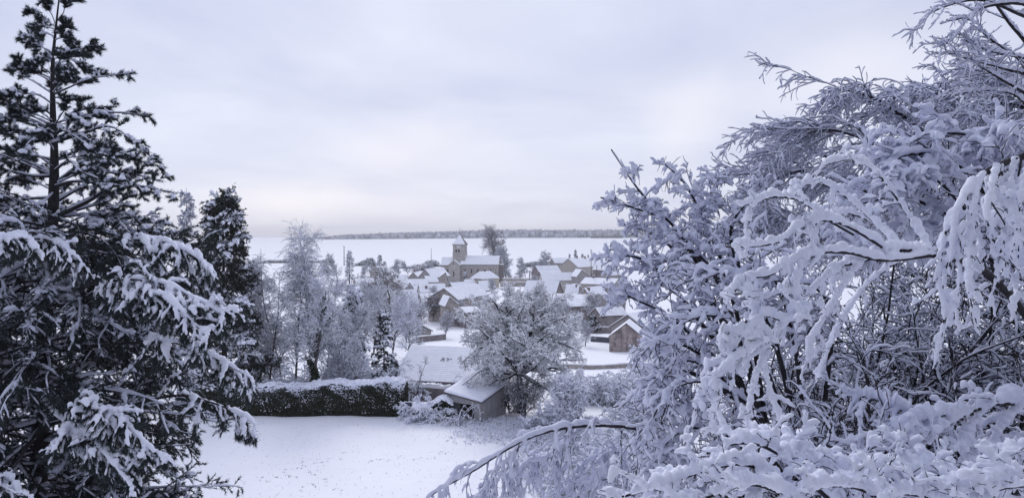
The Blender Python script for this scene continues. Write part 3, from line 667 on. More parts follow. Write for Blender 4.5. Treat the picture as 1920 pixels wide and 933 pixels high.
# ================================================================== middle distance trees
def base_at(px, D): x = XP(px, D); return np.array([x, D, float(ground(x, D))])
def bare_tree(label, px, D, ytop, spread, n1=16, n2=9, n3=7, r=.14, trunk_h=.25, load=.03, droop=0., up=.35, cat_='tree', name='bare_tree', wob=.16, wmat=None, smat=None, group=None, lean=0, stems=1, l2=.45, l3=.35, ang=55, minr=.011, keep=.8, n4=0, snowS=4, gap=.12):
    """frosted deciduous tree: trunk, limbs, twigs, snow on every twig"""
    b = base_at(px, D); H = ZP(ytop, D)-b[2]; wmat = wmat or WOODG; smat = smat or FROST
    t = thing(name, label, cat_, tuple(b), 0, group)
    st = np.repeat(b[None], stems, 0)+rng.normal(size=(stems, 3))*np.array([.25, .25, 0])*(stems > 1); st[:, 2] -= .2
    dd = np.tile([lean, 0, 1.], (stems, 1)) + (rng.normal(size=(stems, 3))*np.array([.4, .4, 0]) if stems > 1 else 0)
    TP = walk(st, dd, np.full(stems, H*.93), 12, wob*.35, -.03); TR = taper(np.full(stems, r), np.full(stems, r*.2), 12, .8)
    g1 = spawn(TP, TR, n1, trunk_h, .97, ang, spread, 9, wob*.8, -up*.12+droop*.35, .5, up=up, tip=.25, fall=.5, minr=minr)
    g2 = spawn(*g1, n2, .15, .98, 42, spread*l2, 7, wob, droop*.7-.02, .5, tip=.35, minr=minr, fall=.4)
    g3 = spawn(*g2, n3, .1, 1., 40, spread*l3*.6, 5, wob*1.1, droop, .6, tip=.6, minr=minr*.75, fall=.3)
    gs = [g2, g3]
    if n4: gs.append(spawn(*g3, n4, .2, 1., 45, spread*l3*.35, 4, wob*1.1, droop, .6, tip=.6, minr=minr*.7))
    mesh_from('trunk', *wood_mesh([(TP, TR)], 8), wmat, t)
    mesh_from('branches', *wood_mesh([g1], 5), wmat, t)
    mesh_from('twigs', *wood_mesh(gs, 3), wmat, t)
    sg = [(TP, TR, load*.6), (g1[0], g1[1], load*1.1, 2), (g2[0], g2[1], load)]+[(q[0], q[1], load*.85) for q in gs[1:]]
    mesh_from('snow', *snow_mesh(sg, snowS, .35, .3, gap, keep), smat, t)
    return t

def conifer(label, px, D, ytop, R, n=60, load=.09, bare=.03, droop=.12, dens=1., name='spruce_tree', base=None, group=None, fol=None, sag=.55, snowfrac=.7, r=.17, cat_='conifer', hb=None, tier=1.):
    """trunk with layered boughs, each bough a fan of needle twigs carrying snow"""
    b = base_at(px, D) if base is None else np.array(base); H = ZP(ytop, D)-b[2]
    t = thing(name, label, cat_, tuple(b), 0, group); fol = fol or NEEDLE2
    TP, TR = spl([b+(0,0,-.2), b+(0.05,0,H*.5), b+(0,0,H)], r, .015, 14)
    hs = np.linspace(bare, .97, n)**.92; hs = hs+rng.normal(size=n)*.006
    az = np.arange(n)*2.399+rng.normal(size=n)*.3
    L = R*(1-hs)**.85*rng.uniform(.5, 1.18, n)+.12
    s = b+np.stack([0*hs, 0*hs, hs*H], -1)
    d = np.stack([np.cos(az), np.sin(az), .15-sag*(1-hs)], -1)
    BP = walk(s, d, L, 9, .05, np.where(hs > .8, -.02, droop*.3)); BP[:, :, 2] += (np.linspace(0, 1, 9)**2*L[:, None]*.12)
    BR = taper(np.full(n, .03)*(.4+L/R), np.full(n, .006), 9)
    g2 = spawn(BP, BR, int(9*dens), .12, 1., 50, R*.30, 6, .08, droop, .5, flat=.75, tip=.5, fall=.55, minr=.006)
    g3 = spawn(*g2, int(4*dens), .15, 1., 45, R*.13, 4, .1, droop, .6, flat=.3, tip=.5, minr=.005)
    mesh_from('trunk', *wood_mesh([(TP, TR)], 7), WOOD, t)
    mesh_from('branches', *wood_mesh([(BP, BR)], 4), WOOD, t)
    Vs = []; Fs = []; off = 0
    for (C, Rr), m, ln in ((g2, 16, .16), (g3, 12, .14)):
        Mn, K, _ = C.shape
        i = rng.integers(0, K-1, (Mn, m)); f = rng.random((Mn, m, 1)); ar = np.arange(Mn)[:, None]
        p = C[ar, i]*(1-f)+C[ar, i+1]*f; T = nrm(C[ar, i+1]-C[ar, i])
        dd = nrm(T*.7+rng.normal(size=p.shape)*.55+np.array([0, 0, -.25]))
        sz = ln*(R/3.)**.5
        V, q = spikes(p.reshape(-1, 3), dd.reshape(-1, 3), rng.uniform(.6, 1.3, Mn*m)*sz, np.full(Mn*m, sz*.45)); Vs.append(V); Fs.append(q+off); off += len(V)
    mesh_from('foliage', np.concatenate(Vs), np.concatenate(Fs), fol, t, smooth=False)
    kb = rng.random(n) < snowfrac; q2 = int(9*dens); q3 = int(4*dens)
    k = np.repeat(kb, q2) & (rng.random(n*q2) < .85) | (rng.random(n*q2) < .12); k3 = np.repeat(k, q3) & (rng.random(n*q2*q3) < .75)
    mesh_from('snow', *snow_mesh([(BP[kb], BR[kb], load*1.1, 2), (g2[0][k], g2[1][k], load*1.1, 2), (g3[0][k3], g3[1][k3], load*.8)], 6, .3, .4, .18), SNOW, t)
    return t

def shrub(label, px, D, w, h, n=14, n2=9, n3=6, load=.035, droop=.12, name='snowy_shrub', wmat=None, r=.03, cat_='shrub', core=None, spread=1., group=None, smat=None, n4=0, dl=None, mr=1.):
    """many arching stems from one root, snow on all"""
    b = base_at(px, D); t = thing(name, label, cat_, tuple(b), 0, group)
    s = b+rng.normal(size=(n, 3))*np.array([w*.22, (dl or w*.5)*.22, 0])+(0, 0, -.15)
    a = rng.uniform(0, 2*pi, n); o = rng.uniform(.1, 1., n)**.7*spread
    d = np.stack([np.cos(a)*o, np.sin(a)*o*.7, np.full(n, 1.1)], -1)
    SP = walk(s, d, h*rng.uniform(.7, 1.25, n), 12, .06, droop); SR = taper(np.full(n, r), np.full(n, r*.25), 12)
    g2 = spawn(SP, SR, n2, .2, 1., 45, h*.38, 8, .12, droop*1.1, .5, tip=.4, minr=.006*mr)
    g3 = spawn(*g2, n3, .1, 1., 45, h*.19, 5, .14, droop, .6, tip=.6, minr=.005*mr)
    gs = [g2, g3]
    if n4: gs.append(spawn(*g3, n4, .1, 1., 50, h*.1, 4, .14, droop, .6, tip=.6, minr=.005))
    mesh_from('stems', *wood_mesh([(SP, SR)], 5), wmat or WOODG, t)
    mesh_from('twigs', *wood_mesh(gs, 3), wmat or WOODG, t)
    mesh_from('snow', *snow_mesh([(SP, SR, load, 2)]+[(q[0], q[1], load*.9) for q in gs], 5, .35, .35, .12), smat or FROST, t)
    return t

# ---- the big bare tree in the centre
def oak():
    D = 57.; b = base_at(977, D); t = thing('bare_tree', 'large round crowned bare tree covered in snow, beside the small shed', 'tree', tuple(b))
    tr = spl([b+(0,0,-.2), P(977, 740, D), P(974, 705, D), P(982, 675, D)], .33, .21, 14)
    tr2 = spl([P(974, 705, D), P(966, 685, D), P(968, 655, D), P(955, 620, D), P(948, 585, D+.3)], .2, .07, 12)
    tr3 = spl([P(982, 675, D), P(990, 645, D), P(998, 610, D-.4), P(1003, 575, D)], .18, .06, 12)
    fork = [tr3, tr2]
    limbs = []
    for (px0, py0), tips, dd in (((970,690), [(905,650),(862,672)], 0), ((972,700), [(910,690),(866,712)], -2), ((968,665), [(920,620),(868,590)], 1), ((962,640), [(915,590),(885,556)], 2),
        ((985,672), [(1040,640),(1092,650)], 0), ((984,690), [(1045,690),(1088,715)], -1.5), ((990,650), [(1030,600),(1080,585)], 1.5), ((1000,600), [(1035,565),(1062,552)], 0),
        ((955,620), [(930,570),(915,545)], -1), ((950,600), [(950,560),(958,538)], 0), ((1000,590), [(1000,555),(1015,535)], 1), ((978,700), [(1020,725),(1062,742)], -2.5), ((974,695), [(925,715),(884,742)], -1.5),
        ((980,680), [(985,650),(960,625)], -4), ((975,690), [(1010,665),(1035,668)], -4.5), ((975,690), [(940,660),(925,640)], -4.5), ((985,660), [(1000,610),(990,580)], 4), ((970,650), [(950,600),(935,580)], 4.5), ((985,665), [(1040,625),(1075,620)], 3.5), ((975,680), [(915,640),(880,630)], 3.5)):
        limbs.append(spl([P(px0, py0, D), P((px0+tips[0][0])/2, (py0+tips[0][1])/2+4, D+dd*.4), P(*tips[0], D+dd*.8), P(tips[1][0], tips[1][1]+10, D+dd)], .15, .03, 12))
    for i in range(24):
        az = i*2.399; el = rng.uniform(.12, 1.25); R_ = 5.1; s0 = P(977, rng.uniform(640, 705), D)
        e_ = s0+np.array([np.cos(az)*np.cos(el)*R_, np.sin(az)*np.cos(el)*R_*.9, np.sin(el)*R_*.82+.2]); m_ = (s0+e_)/2+np.array([0, 0, .25])+rng.normal(size=3)*.25
        limbs.append(spl([s0, m_, e_+rng.normal(size=3)*.3], .09, .022, 12))
    L = cat(limbs)
    g2 = spawn(*L, 10, .15, .98, 45, 1.7, 9, .17, .0, .55, up=.12, tip=.35, minr=.022)
    f2 = spawn(*cat(fork), 14, .2, 1, 45, 2.4, 9, .15, -.02, .5, up=.2, tip=.3, minr=.014)
    g2 = cat([g2, f2])
    g3 = spawn(*g2, 9, .15, 1., 42, .8, 6, .2, 0., .6, up=.02, tip=.5, minr=.014)
    g4 = spawn(*g3, 5, .15, 1., 45, .36, 4, .2, 0., .7, up=.02, tip=.6, minr=.011)
    mesh_from('trunk', *wood_mesh([tr, (tr2[0], tr2[1]), (tr3[0], tr3[1])], 10), WOOD, t)
    mesh_from('branches', *wood_mesh([L, g2], 5), WOOD, t)
    mesh_from('twigs', *wood_mesh([g3, g4], 3), WOOD, t)
    mesh_from('snow', *snow_mesh([(L[0], L[1], .05, 2), (tr2[0], tr2[1], .04, 2), (tr3[0], tr3[1], .04, 2), (g2[0], g2[1], .036), (g3[0], g3[1], .032), (g4[0], g4[1], .030)], 4, .2, .4, .15), SNOWF, t)
oak()

# ---- left middle ground
conifer('tall dark spruce with snow pads on its boughs, left of the frosted birch', 418, 60, 362, 5.2, n=112, load=.12, dens=1.4, snowfrac=.42, droop=.06, sag=.38, bare=.02, r=.26)
conifer('second dark spruce close behind the tall spruce, hidden up to its top', 470, 66, 500, 3.2, n=80, load=.09, snowfrac=.4, dens=1.2)
conifer('pale thinly needled larch rising left of the tall dark spruce', 350, 74, 352, 3.1, n=50, load=.05, dens=1., snowfrac=.95, fol=FNEED, sag=.15, name='larch_tree', droop=.02)
conifer('smallest pale larch tip beside the pine branches', 287, 80, 398, 3.0, n=46, load=.05, dens=1., snowfrac=.95, fol=FNEED, sag=.15, name='larch_tree', droop=.02)
bare_tree('tall weeping birch white with frost, top above the horizon', 583, 62, 418, 3.3, n1=26, n2=9, n3=8, r=.15, trunk_h=.3, load=0.022, droop=.20, up=.75, name='birch_tree', l2=.5, l3=.6, wob=.12, ang=38, lean=-.03)
bare_tree('frosted birch with grey slim trunk directly left of the ivy trunk', 553, 60, 470, 3.3, n1=22, n2=9, n3=8, r=.13, trunk_h=.25, load=0.021, droop=.10, up=.5, name='birch_tree', l3=.5)
bare_tree('wide frosted tree behind the hedge right of the dark spruce', 500, 63, 500, 2.8, n1=26, n2=9, n3=8, r=.12, trunk_h=.12, load=0.022, droop=.06, up=.4)
bare_tree('violet grey frosted tree in the row behind the birches', 610, 70, 500, 3.2, n1=28, n2=9, n3=8, r=.12, trunk_h=.1, load=0.022, droop=.05, up=.4)
bare_tree('low frosted tree crown left of the small pointed spruce', 672, 60, 615, 2.2, n1=24, n2=9, n3=8, r=.09, trunk_h=.1, load=0.026, droop=.12, up=.3)
bare_tree('thin weeping birch stem leaning left of the two taller birches', 526, 65, 446, 2.0, n1=20, n2=8, n3=7, r=.09, trunk_h=.3, load=.02, droop=.16, up=.7, name='birch_tree', l2=.5, l3=.6, ang=38)
# ivy-clad trunk
def ivy_tree():
    t = bare_tree('frosted tree whose lower trunk is wrapped in dark ivy', 586, 57.5, 520, 2.9, wob=.07, n1=24, n2=9, n3=8, r=.17, trunk_h=.35, load=0.022, droop=.04, up=.45)
    b = np.array(t.location); n = 5600; z = rng.beta(1, 1.7, n)*9.0; a = rng.uniform(0, 2*pi, n); r = (.36-.03*z)*rng.uniform(.3, 1.25, n)+.10*np.sin(z*3+a)*rng.random(n)
    tv = np.empty(len(t.children[0].data.vertices)*3); t.children[0].data.vertices.foreach_get('co', tv); tv = tv.reshape(-1, 8, 3).mean(1)
    ax_ = np.interp(z, tv[:, 2], tv[:, 0]); ay_ = np.interp(z, tv[:, 2], tv[:, 1])
    V, q = leaves(b+np.stack([ax_+np.cos(a)*r, ay_+np.sin(a)*r, z], -1), rng.uniform(.04, .085, n), .7); mesh_from('ivy', V, q, IVY, t, smooth=False)
ivy_tree()
bare_tree('broad frosted tree between the ivy trunk and the village barn', 640, 66, 522, 3.2, n1=26, n2=9, n3=8, r=.12, trunk_h=.15, load=0.022, droop=.08, up=.35)
bare_tree('frosted tree low over the hedge right of the ivy trunk', 625, 61, 575, 2.5, n1=24, n2=9, n3=7, r=.09, trunk_h=.12, load=0.026, droop=.14, up=.3)
bare_tree('frosted slim tree behind the birches near the white field', 520, 72, 505, 3.0, n1=22, n2=9, n3=7, r=.11, trunk_h=.15, load=0.022, droop=.06, up=.4)
bare_tree('low frosted tree filling the gap between dark spruce and birch', 505, 68, 560, 2.7, n1=22, n2=9, n3=7, r=.10, trunk_h=.1, load=0.022, droop=.06, up=.4)
conifer('snow laden cedar with drooping rounded boughs behind the bushes', 660, 70, 545, 3.3, n=66, load=.16, dens=1.1, snowfrac=.7, droop=.24, sag=.75, name='cedar_tree', r=.16)
conifer('small pointed spruce standing before the tiled bungalow', 718, 59.5, 584, 1.75, n=54, load=.06, dens=.9, snowfrac=.6, sag=.65, r=.09)
conifer('dark bushy cypress at the left corner of the tiled bungalow', 738, 60, 672, .9, n=60, load=.035, dens=1., snowfrac=.45, sag=-.5, name='cypress_tree', r=.07)
for i, (px, D, w, h, lab) in enumerate(((660, 60.5, 4, 4.0, 'arching snow covered bush above the middle of the hedge'), (705, 60, 3.4, 3.6, 'snow covered bush above the right end of the hedge'),
    (612, 60, 3, 3.2, 'low snow covered bush behind the hedge at the ivy trunk'), (690, 63, 3.6, 4.2, 'pale frosted bush behind the small pointed spruce'), (745, 62, 2.6, 3.4, 'thin arching bush over the bungalow roof edge'),
    (480, 60.5, 4, 3.6, 'dark twigged bush between the spruces and the birch'), (530, 60, 4, 3.4, 'low frosted bush at the feet of the birches'), (570, 62, 5, 3.6, 'frosted undergrowth right behind the ivy trunk'), (440, 62, 5, 3.0, 'frosted undergrowth at the feet of the tall spruce'))):
    shrub(lab, px, D, w, h, n=26, n2=10, n3=7, load=.036, droop=.13)
# orchard and village trees
bare_tree('purple grey orchard tree before the long dark barn', 735, 150, 500, 6.5, n1=26, n2=9, n3=6, r=.3, load=.03, up=.4, minr=.024, keep=.4, wmat=TWIG)
bare_tree('frosted tree in front of the dark barn, left of the purple orchard tree', 700, 135, 530, 5., n1=26, n2=9, n3=6, r=.25, load=.035, up=.4, minr=.022, keep=.5, wmat=TWIG)
bare_tree('frosted tree below the hipped barn roof', 735, 105, 560, 4.2, n1=26, n2=9, n3=7, r=.2, load=.035, up=.45, minr=.015, keep=.8)
bare_tree('round frosted tree left of the tiled bungalow roof, by the village', 765, 100, 585, 3.0, n1=22, n2=9, n3=6, r=.15, load=.03, up=.4, minr=.013, keep=.7)
bare_tree('dark twigged tree in front of the tall bare wall of the central house', 812, 175, 562, 5.0, n1=24, n2=9, n3=6, r=.25, load=.02, up=.4, minr=.022, keep=.4, wmat=TWIG)
bare_tree('bare tree growing before the right end houses beside the board fence', 1120, 165, 560, 5.0, n1=24, n2=8, n3=6, r=.2, load=.03, up=.4, minr=.02, keep=.6, wmat=TWIG)
bare_tree('low bare tree next to the dark bush above the board fence', 1150, 170, 575, 4.0, n1=22, n2=8, n3=6, r=.16, load=.03, up=.3, minr=.02, keep=.7, wmat=TWIG)
conifer('dark round evergreen bush beside the board fence', 1112, 150, 592, 2.6, n=40, load=.06, sag=-.1, snowfrac=.3, name='evergreen_bush', cat_='bush')
conifer('tiny dark conifer against the transept wall', 872, 345, 508, 2.6, n=44, load=.1, dens=.7, snowfrac=.4)
conifer('small dark conifer below the yard of the central house', 834, 165, 592, 1.6, n=40, load=.1, dens=.7, snowfrac=.4)
bare_tree('small rounded bare tree by the churchyard under the choir', 846, 300, 532, 3.2, n1=18, n2=7, n3=5, r=.2, load=.04, minr=.03, keep=.6)
# more garden trees between the houses, copies of one orchard tree
orch = bare_tree('young frosted tree above the garden shed roof, left of the central house', 792, 150, 572, 3.2, n1=24, n2=9, n3=6, r=.14, trunk_h=.15, load=.03, up=.4, minr=.02, keep=.6, wmat=TWIG, group='frosted garden trees among the houses')
for i, (px, D, sc, lab) in enumerate(((762, 128, 1.05, 'frosted garden tree left of the low white shed roof'), (835, 138, .8, 'small frosted garden tree between the shed roof and the big bare tree'), (700, 112, 1.1, 'frosted garden tree in front of the dark barn wall end'),
    (868, 168, .9, 'frosted garden tree right of the stone annex'), (905, 190, .8, 'frosted garden tree behind the top left of the big bare tree'), (1075, 140, .8, 'small frosted garden tree left of the dark evergreen bush'),
    (1098, 122, .7, 'smallest frosted garden tree before the board fence'), (1060, 165, 1., 'frosted garden tree under the long low thin snow roof'), (1010, 215, 1., 'frosted garden tree left of the steep roofed grey gable'), (745, 180, 1.1, 'frosted garden tree in front of the patchy barn roof'),
    (815, 240, .9, 'frosted garden tree beside the long house with the skylight'), (925, 300, 1., 'frosted garden tree before the pale hipped house'), (1000, 310, 1.1, 'frosted garden tree at the left end of the long rendered house'), (680, 200, 1.2, 'frosted garden tree at the left end of the long dark barn'))):
    copy_tree(orch, tuple(base_at(px, D)), i*1.7, sc, lab)
# trees beyond the village
big = bare_tree('tall bare tree with dark mistletoe balls behind the church nave', 932, 455, 431, 12, n1=40, n2=10, n3=7, r=.9, trunk_h=.22, load=.05, up=.35, minr=.06, keep=.5, wmat=TWIG, ang=45, l2=.5, l3=.4)
bb = np.array(big.location); k = 15; a = rng.uniform(0, 2*pi, k); rr = rng.uniform(2., 6.5, k); Cn = bb+np.stack([np.cos(a)*rr, np.sin(a)*rr, rng.uniform(13, 29, k)], -1)
mp_ = np.repeat(Cn, 70, 0); mo = rng.normal(size=mp_.shape)*.34
mesh_from('mistletoe', *leaves(mp_+mo, np.full(len(mp_), .2), .6), IVY, big, smooth=False)
bare_tree('lower bluish frosted tree at the right foot of the mistletoe tree', 949, 440, 462, 7.5, n1=30, n2=9, n3=7, r=.4, trunk_h=.15, load=.09, up=.4, minr=.05, keep=.9)
bare_tree('dark low frosted tree touching the right end of the nave', 950, 425, 480, 5., n1=26, n2=9, n3=6, r=.3, trunk_h=.1, load=.05, up=.3, minr=.05, keep=.7)
conifer('tall lone spruce on the slope left of the first village house', 655, 400, 470, 5.6, n=60, load=.16, dens=.9, snowfrac=.5, sag=.6, bare=.12, r=.4)
proto = None
VT = [(632, 430, 474, 7.5, 'round frosted tree left of the lone spruce, dark base'), (615, 440, 488, 6, 'low frosted tree, outer left of the round one'), (676, 400, 492, 4, 'little frosted tree right of the lone spruce'),
      (737, 470, 485, 4.5, 'slim bare tree beyond the far left house'), (748, 475, 497, 3.5, 'small bare tree right of the slim one beyond the village'), (765, 480, 488, 4, 'faint frosted tree on the field edge'),
      (778, 450, 494, 5, 'frosted tree above the twin grey gables'), (795, 455, 490, 5, 'frosted tree behind the wide grey gable'),
      (1016, 430, 470, 6.5, 'tall pale frosted tree right of the church terraces'), (1030, 425, 484, 6, 'round frosted tree beside the low grey wing'), (985, 470, 481, 4.5, 'dark small frosted tree on the field edge'), (1000, 440, 488, 6, 'frosted tree above the churchyard wall'),
      (1005, 400, 498, 5.5, 'frosted tree in front of the churchyard slope'), (975, 410, 497, 5, 'frosted tree just right of the churchyard wall corner'), (960, 400, 505, 4, 'small frosted tree before the churchyard wall'), (1022, 395, 500, 5, 'frosted tree at the head of the beige gabled house')]
for i, (px, D, yt, sp_, lab) in enumerate(VT):
    H = ZP(yt, D)-float(base_at(px, D)[2])
    if proto is None:
        proto = bare_tree(lab, px, D, yt, 5.2, n1=26, n2=9, n3=7, r=.28, trunk_h=.15, load=.05, up=.4, minr=.045, keep=.8, group='frosted trees around the far side of the village'); H0 = H; S0 = 5.2
    else: copy_tree(proto, tuple(base_at(px, D)), i*1.3, (sp_/S0*1., sp_/S0*1., H/H0), lab)
ev = conifer('dark evergreen right behind the far left house', 712, 420, 478, 5.5, n=50, load=.16, dens=.9, snowfrac=.35, sag=0, r=.4, group='dark evergreens around the village')
for i, (px, D, yt, lab, s) in enumerate(((697, 425, 486, 'wider dark evergreen left of the one behind the far left house', .9), (721, 415, 490, 'lowest dark evergreen leaning out right of the far left house', .7), (1079, 440, 468, 'pointed dark evergreen over the beige gabled house', .55), (1068, 440, 476, 'dark evergreen left of the pointed one over the white roofs', .5), (1103, 445, 477, 'small dark evergreen next to the tall utility pole', .4), (1092, 450, 476, 'round dark evergreen between the pointed one and the pole', .6))):
    H = ZP(yt, D)-float(base_at(px, D)[2]); copy_tree(ev, tuple(base_at(px, D)), i*2.1, (s, s, H/(ZP(478, 420)-float(base_at(712, 420)[2]))), lab)
# hedgerows on the far field edge
def hedgerow(label, pxa, pxb, D, h, n, dep=5, mat_=None):
    x = rng.uniform(XP(pxa, D), XP(pxb, D), n); y = D+rng.uniform(-dep, dep, n); z = ground(x, y)
    e = np.clip(np.minimum(x-XP(pxa, D), XP(pxb, D)-x)/6, .35, 1)*(.75+.35*np.sin(x*.25)*np.sin(x*.11+2)); hh = h*e
    nn = 14; C = np.repeat(np.stack([x, y, z], -1), nn, 0); f = rng.random(len(C)); H = np.repeat(hh, nn)
    C = C+np.stack([rng.normal(size=len(C))*.8, rng.normal(size=len(C))*.8, f*H], -1)
    b = np.array([x.mean(), D, float(ground(x.mean(), D))]); t = thing('hedgerow', label, 'hedge', tuple(b))
    mesh_from('foliage', *leaves(C, rng.uniform(.35, .8, len(C)), .6), mat_ or NEEDLE2, t, smooth=False)
    k = f > .35; C2 = C[k][::2]+(0, 0, .3); mesh_from('snow', *blobs(C2, np.stack([rng.uniform(.3,.7,len(C2))]*2+[np.full(len(C2), .22)], -1)), SNOWF, t)
hedgerow('long thin hedgerow on the field edge behind the birch', 480, 625, 690, 3.0, 500)
hedgerow('dark hedgerow on the field edge right of the lone spruce', 668, 708, 640, 6.5, 260)
hedgerow('dark hedgerow at the foot of the thin field mast', 787, 828, 640, 5.0, 260)
hedgerow('nearer frosted hedgerow just left of the church choir', 782, 826, 560, 5.0, 260)
hedgerow('dark clipped hedge mass below the lone spruce', 655, 690, 330, 4.2, 260, 4)
hedgerow('low frosted hedge on the field edge right of the mistletoe tree', 972, 1050, 620, 4.0, 300)
hedgerow('faint thin hedge line between field and church garden', 735, 785, 600, 1.2, 150)
# ---- right middle ground, between the big bare tree and the near thicket
bare_tree('low wide snowy fruit tree with forked dark trunk, left one under the barn', 1064, 47, 708, 1.9, n1=20, n2=9, n3=7, r=.10, trunk_h=.35, load=.038, up=.3, droop=.05, group=None)
bare_tree('low snowy fruit tree with forked dark trunk, right of its twin', 1092, 49, 700, 2.0, n1=20, n2=9, n3=7, r=.10, trunk_h=.3, load=.038, up=.3, droop=.05)
for i, (px, D, w, h, lab) in enumerate(((1120, 62, 5, 2.4, 'frosted scrub below the long garden wall'), (1065, 66, 5, 2.6, 'frosted scrub beside the right edge of the big bare tree'), (1165, 60, 5, 2.6, 'frosted scrub under the brick barn'),
    (1195, 50, 4, 2.8, 'snow covered scrub touching the near thicket'), (1140, 42, 4, 2.2, 'snow covered scrub behind the arched branch'), (1035, 52, 2.6, 1.6, 'small snowy bush at the right of the big bare tree'), (1185, 36, 4, 2.6, 'snow covered scrub right above the arched branch'),
    (1240, 62, 5, 4.2, 'tall frosted scrub right of the brick barn'), (1090, 38, 3.5, 2.2, 'low snow covered scrub left of the arched branch'), (1262, 90, 6, 4, 'frosted scrub behind the plain bright roofed house'))):
    shrub(lab, px, D, w, h, n=34, n2=9, n3=6, load=.046, droop=.10, spread=.9, wmat=WOOD, mr=2.)
bare_tree('dark tangled bush around the foot of the big bare tree', 985, 55.5, 700, 2.1, n1=34, n2=10, n3=7, r=.08, trunk_h=.05, load=.012, up=.2, keep=.3, name='tangled_bush', cat_='bush', wmat=WOOD)
bare_tree('dark tangled bush between shed and big bare tree', 955, 57, 720, 1.6, n1=26, n2=10, n3=7, r=.08, trunk_h=.05, load=.012, up=.2, keep=.3, name='tangled_bush', cat_='bush', wmat=WOOD)
# ================================================================== garden: hedge, bungalow, shed
def hedge():
    D = 55.5; b = base_at(580, D); t = thing('laurel_hedge', 'long clipped laurel hedge, dark leaves with snow along its top', 'hedge', tuple(b))
    x0, x1 = XP(330, D), XP(756, D); y0, y1 = D, D+1.5
    zt = lambda x: np.interp(x, [x0, XP(450,D), XP(600,D), XP(740, D), x1], [ZP(730,D), ZP(729,D), ZP(722,D), ZP(716,D), ZP(722,D)])
    n = 52000; f = rng.random(n); x = rng.uniform(x0, x1, n); y = rng.uniform(y0, y1, n)
    z = np.empty(n); gr = ground(x, D); top = zt(x)+.08*np.sin(x*1.3+.5)+.06*np.sin(x*3.7)
    face = rng.random(n); fr = face < .68; tp = face >= .68
    y[fr] = y0+np.abs(rng.normal(size=fr.sum()))*.10-.05+.06*np.sin(x[fr]*3.1+1.)
    z[fr] = gr[fr]+(top[fr]-gr[fr])*rng.uniform(.02, 1., fr.sum()); z[tp] = top[tp]-np.abs(rng.normal(size=tp.sum()))*.1
    V, q = leaves(np.stack([x, y, z], -1), rng.uniform(.045, .085, n), .55, nbias=np.array([0, -.8, .4])); mesh_from('foliage', V, q, LAUREL, t, smooth=False)
    # right end face
    m = 5000; ye = rng.uniform(y0, y1, m); ze = rng.uniform(0, 1, m); xe = x1+np.abs(rng.normal(size=m))*.06
    V, q = leaves(np.stack([xe, ye, ground(x1, D)+(zt(x1)-ground(x1, D))*ze], -1), rng.uniform(.045, .085, m), .55); mesh_from('end_foliage', V, q, LAUREL, t, smooth=False)
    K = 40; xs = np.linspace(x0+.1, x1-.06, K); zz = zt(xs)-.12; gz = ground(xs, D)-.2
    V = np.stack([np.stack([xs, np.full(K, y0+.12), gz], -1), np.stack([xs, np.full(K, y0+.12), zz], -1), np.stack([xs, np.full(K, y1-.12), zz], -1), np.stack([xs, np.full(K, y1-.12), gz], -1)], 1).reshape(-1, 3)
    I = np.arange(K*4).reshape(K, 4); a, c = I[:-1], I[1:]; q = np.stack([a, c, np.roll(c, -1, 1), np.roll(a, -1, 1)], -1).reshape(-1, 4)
    mesh_from('stems', V, np.vstack([q, I[0][None, ::-1], I[-1][None]]), M('hedge_inside_shade', (.008,.008,.007)), t, smooth=False)  # solid near-black core, not stems: the shade inside the hedge as a colour
    # snow: lumpy load on top and clots caught on the front leaves
    m = 9000; x = rng.uniform(x0, x1, m); y = rng.uniform(y0-.05, y1+.05, m); s = rng.uniform(.04, .11, m)
    C = np.stack([x, y, zt(x)+.08*np.sin(x*1.3+.5)+.06*np.sin(x*3.7)+rng.normal(size=m)*.035+.02], -1); S = np.stack([s*1.3, s*1.3, s*.8], -1)
    dens = np.clip(.35+.65*(x-XP(560,D))/(XP(700,D)-XP(560,D)), .3, 1); k = rng.random(m) < dens
    m2 = 3000; x = rng.uniform(XP(420,D), x1+.05, m2); u = 1-rng.random(m2)**1.4*rng.random(m2)**.8; s = rng.uniform(.008, .034, m2)*(1+.9*(u > .85))*np.clip(.75+.7*np.sin(x*2.9+np.sin(u*9)*1.5)*np.sin(x*1.1+u*5), .2, 1.5)
    C2 = np.stack([x, y0-.075+.06*np.sin(x*3.1+1.)+rng.normal(size=m2)*.03, ground(x, D)+(zt(x)-ground(x, D))*u], -1)
    mesh_from('snow', *blobs(np.concatenate([C[k], C2]), np.concatenate([S[k], np.stack([s*1.3, s, s*.8], -1)]), .25), SNOW, t)
hedge()

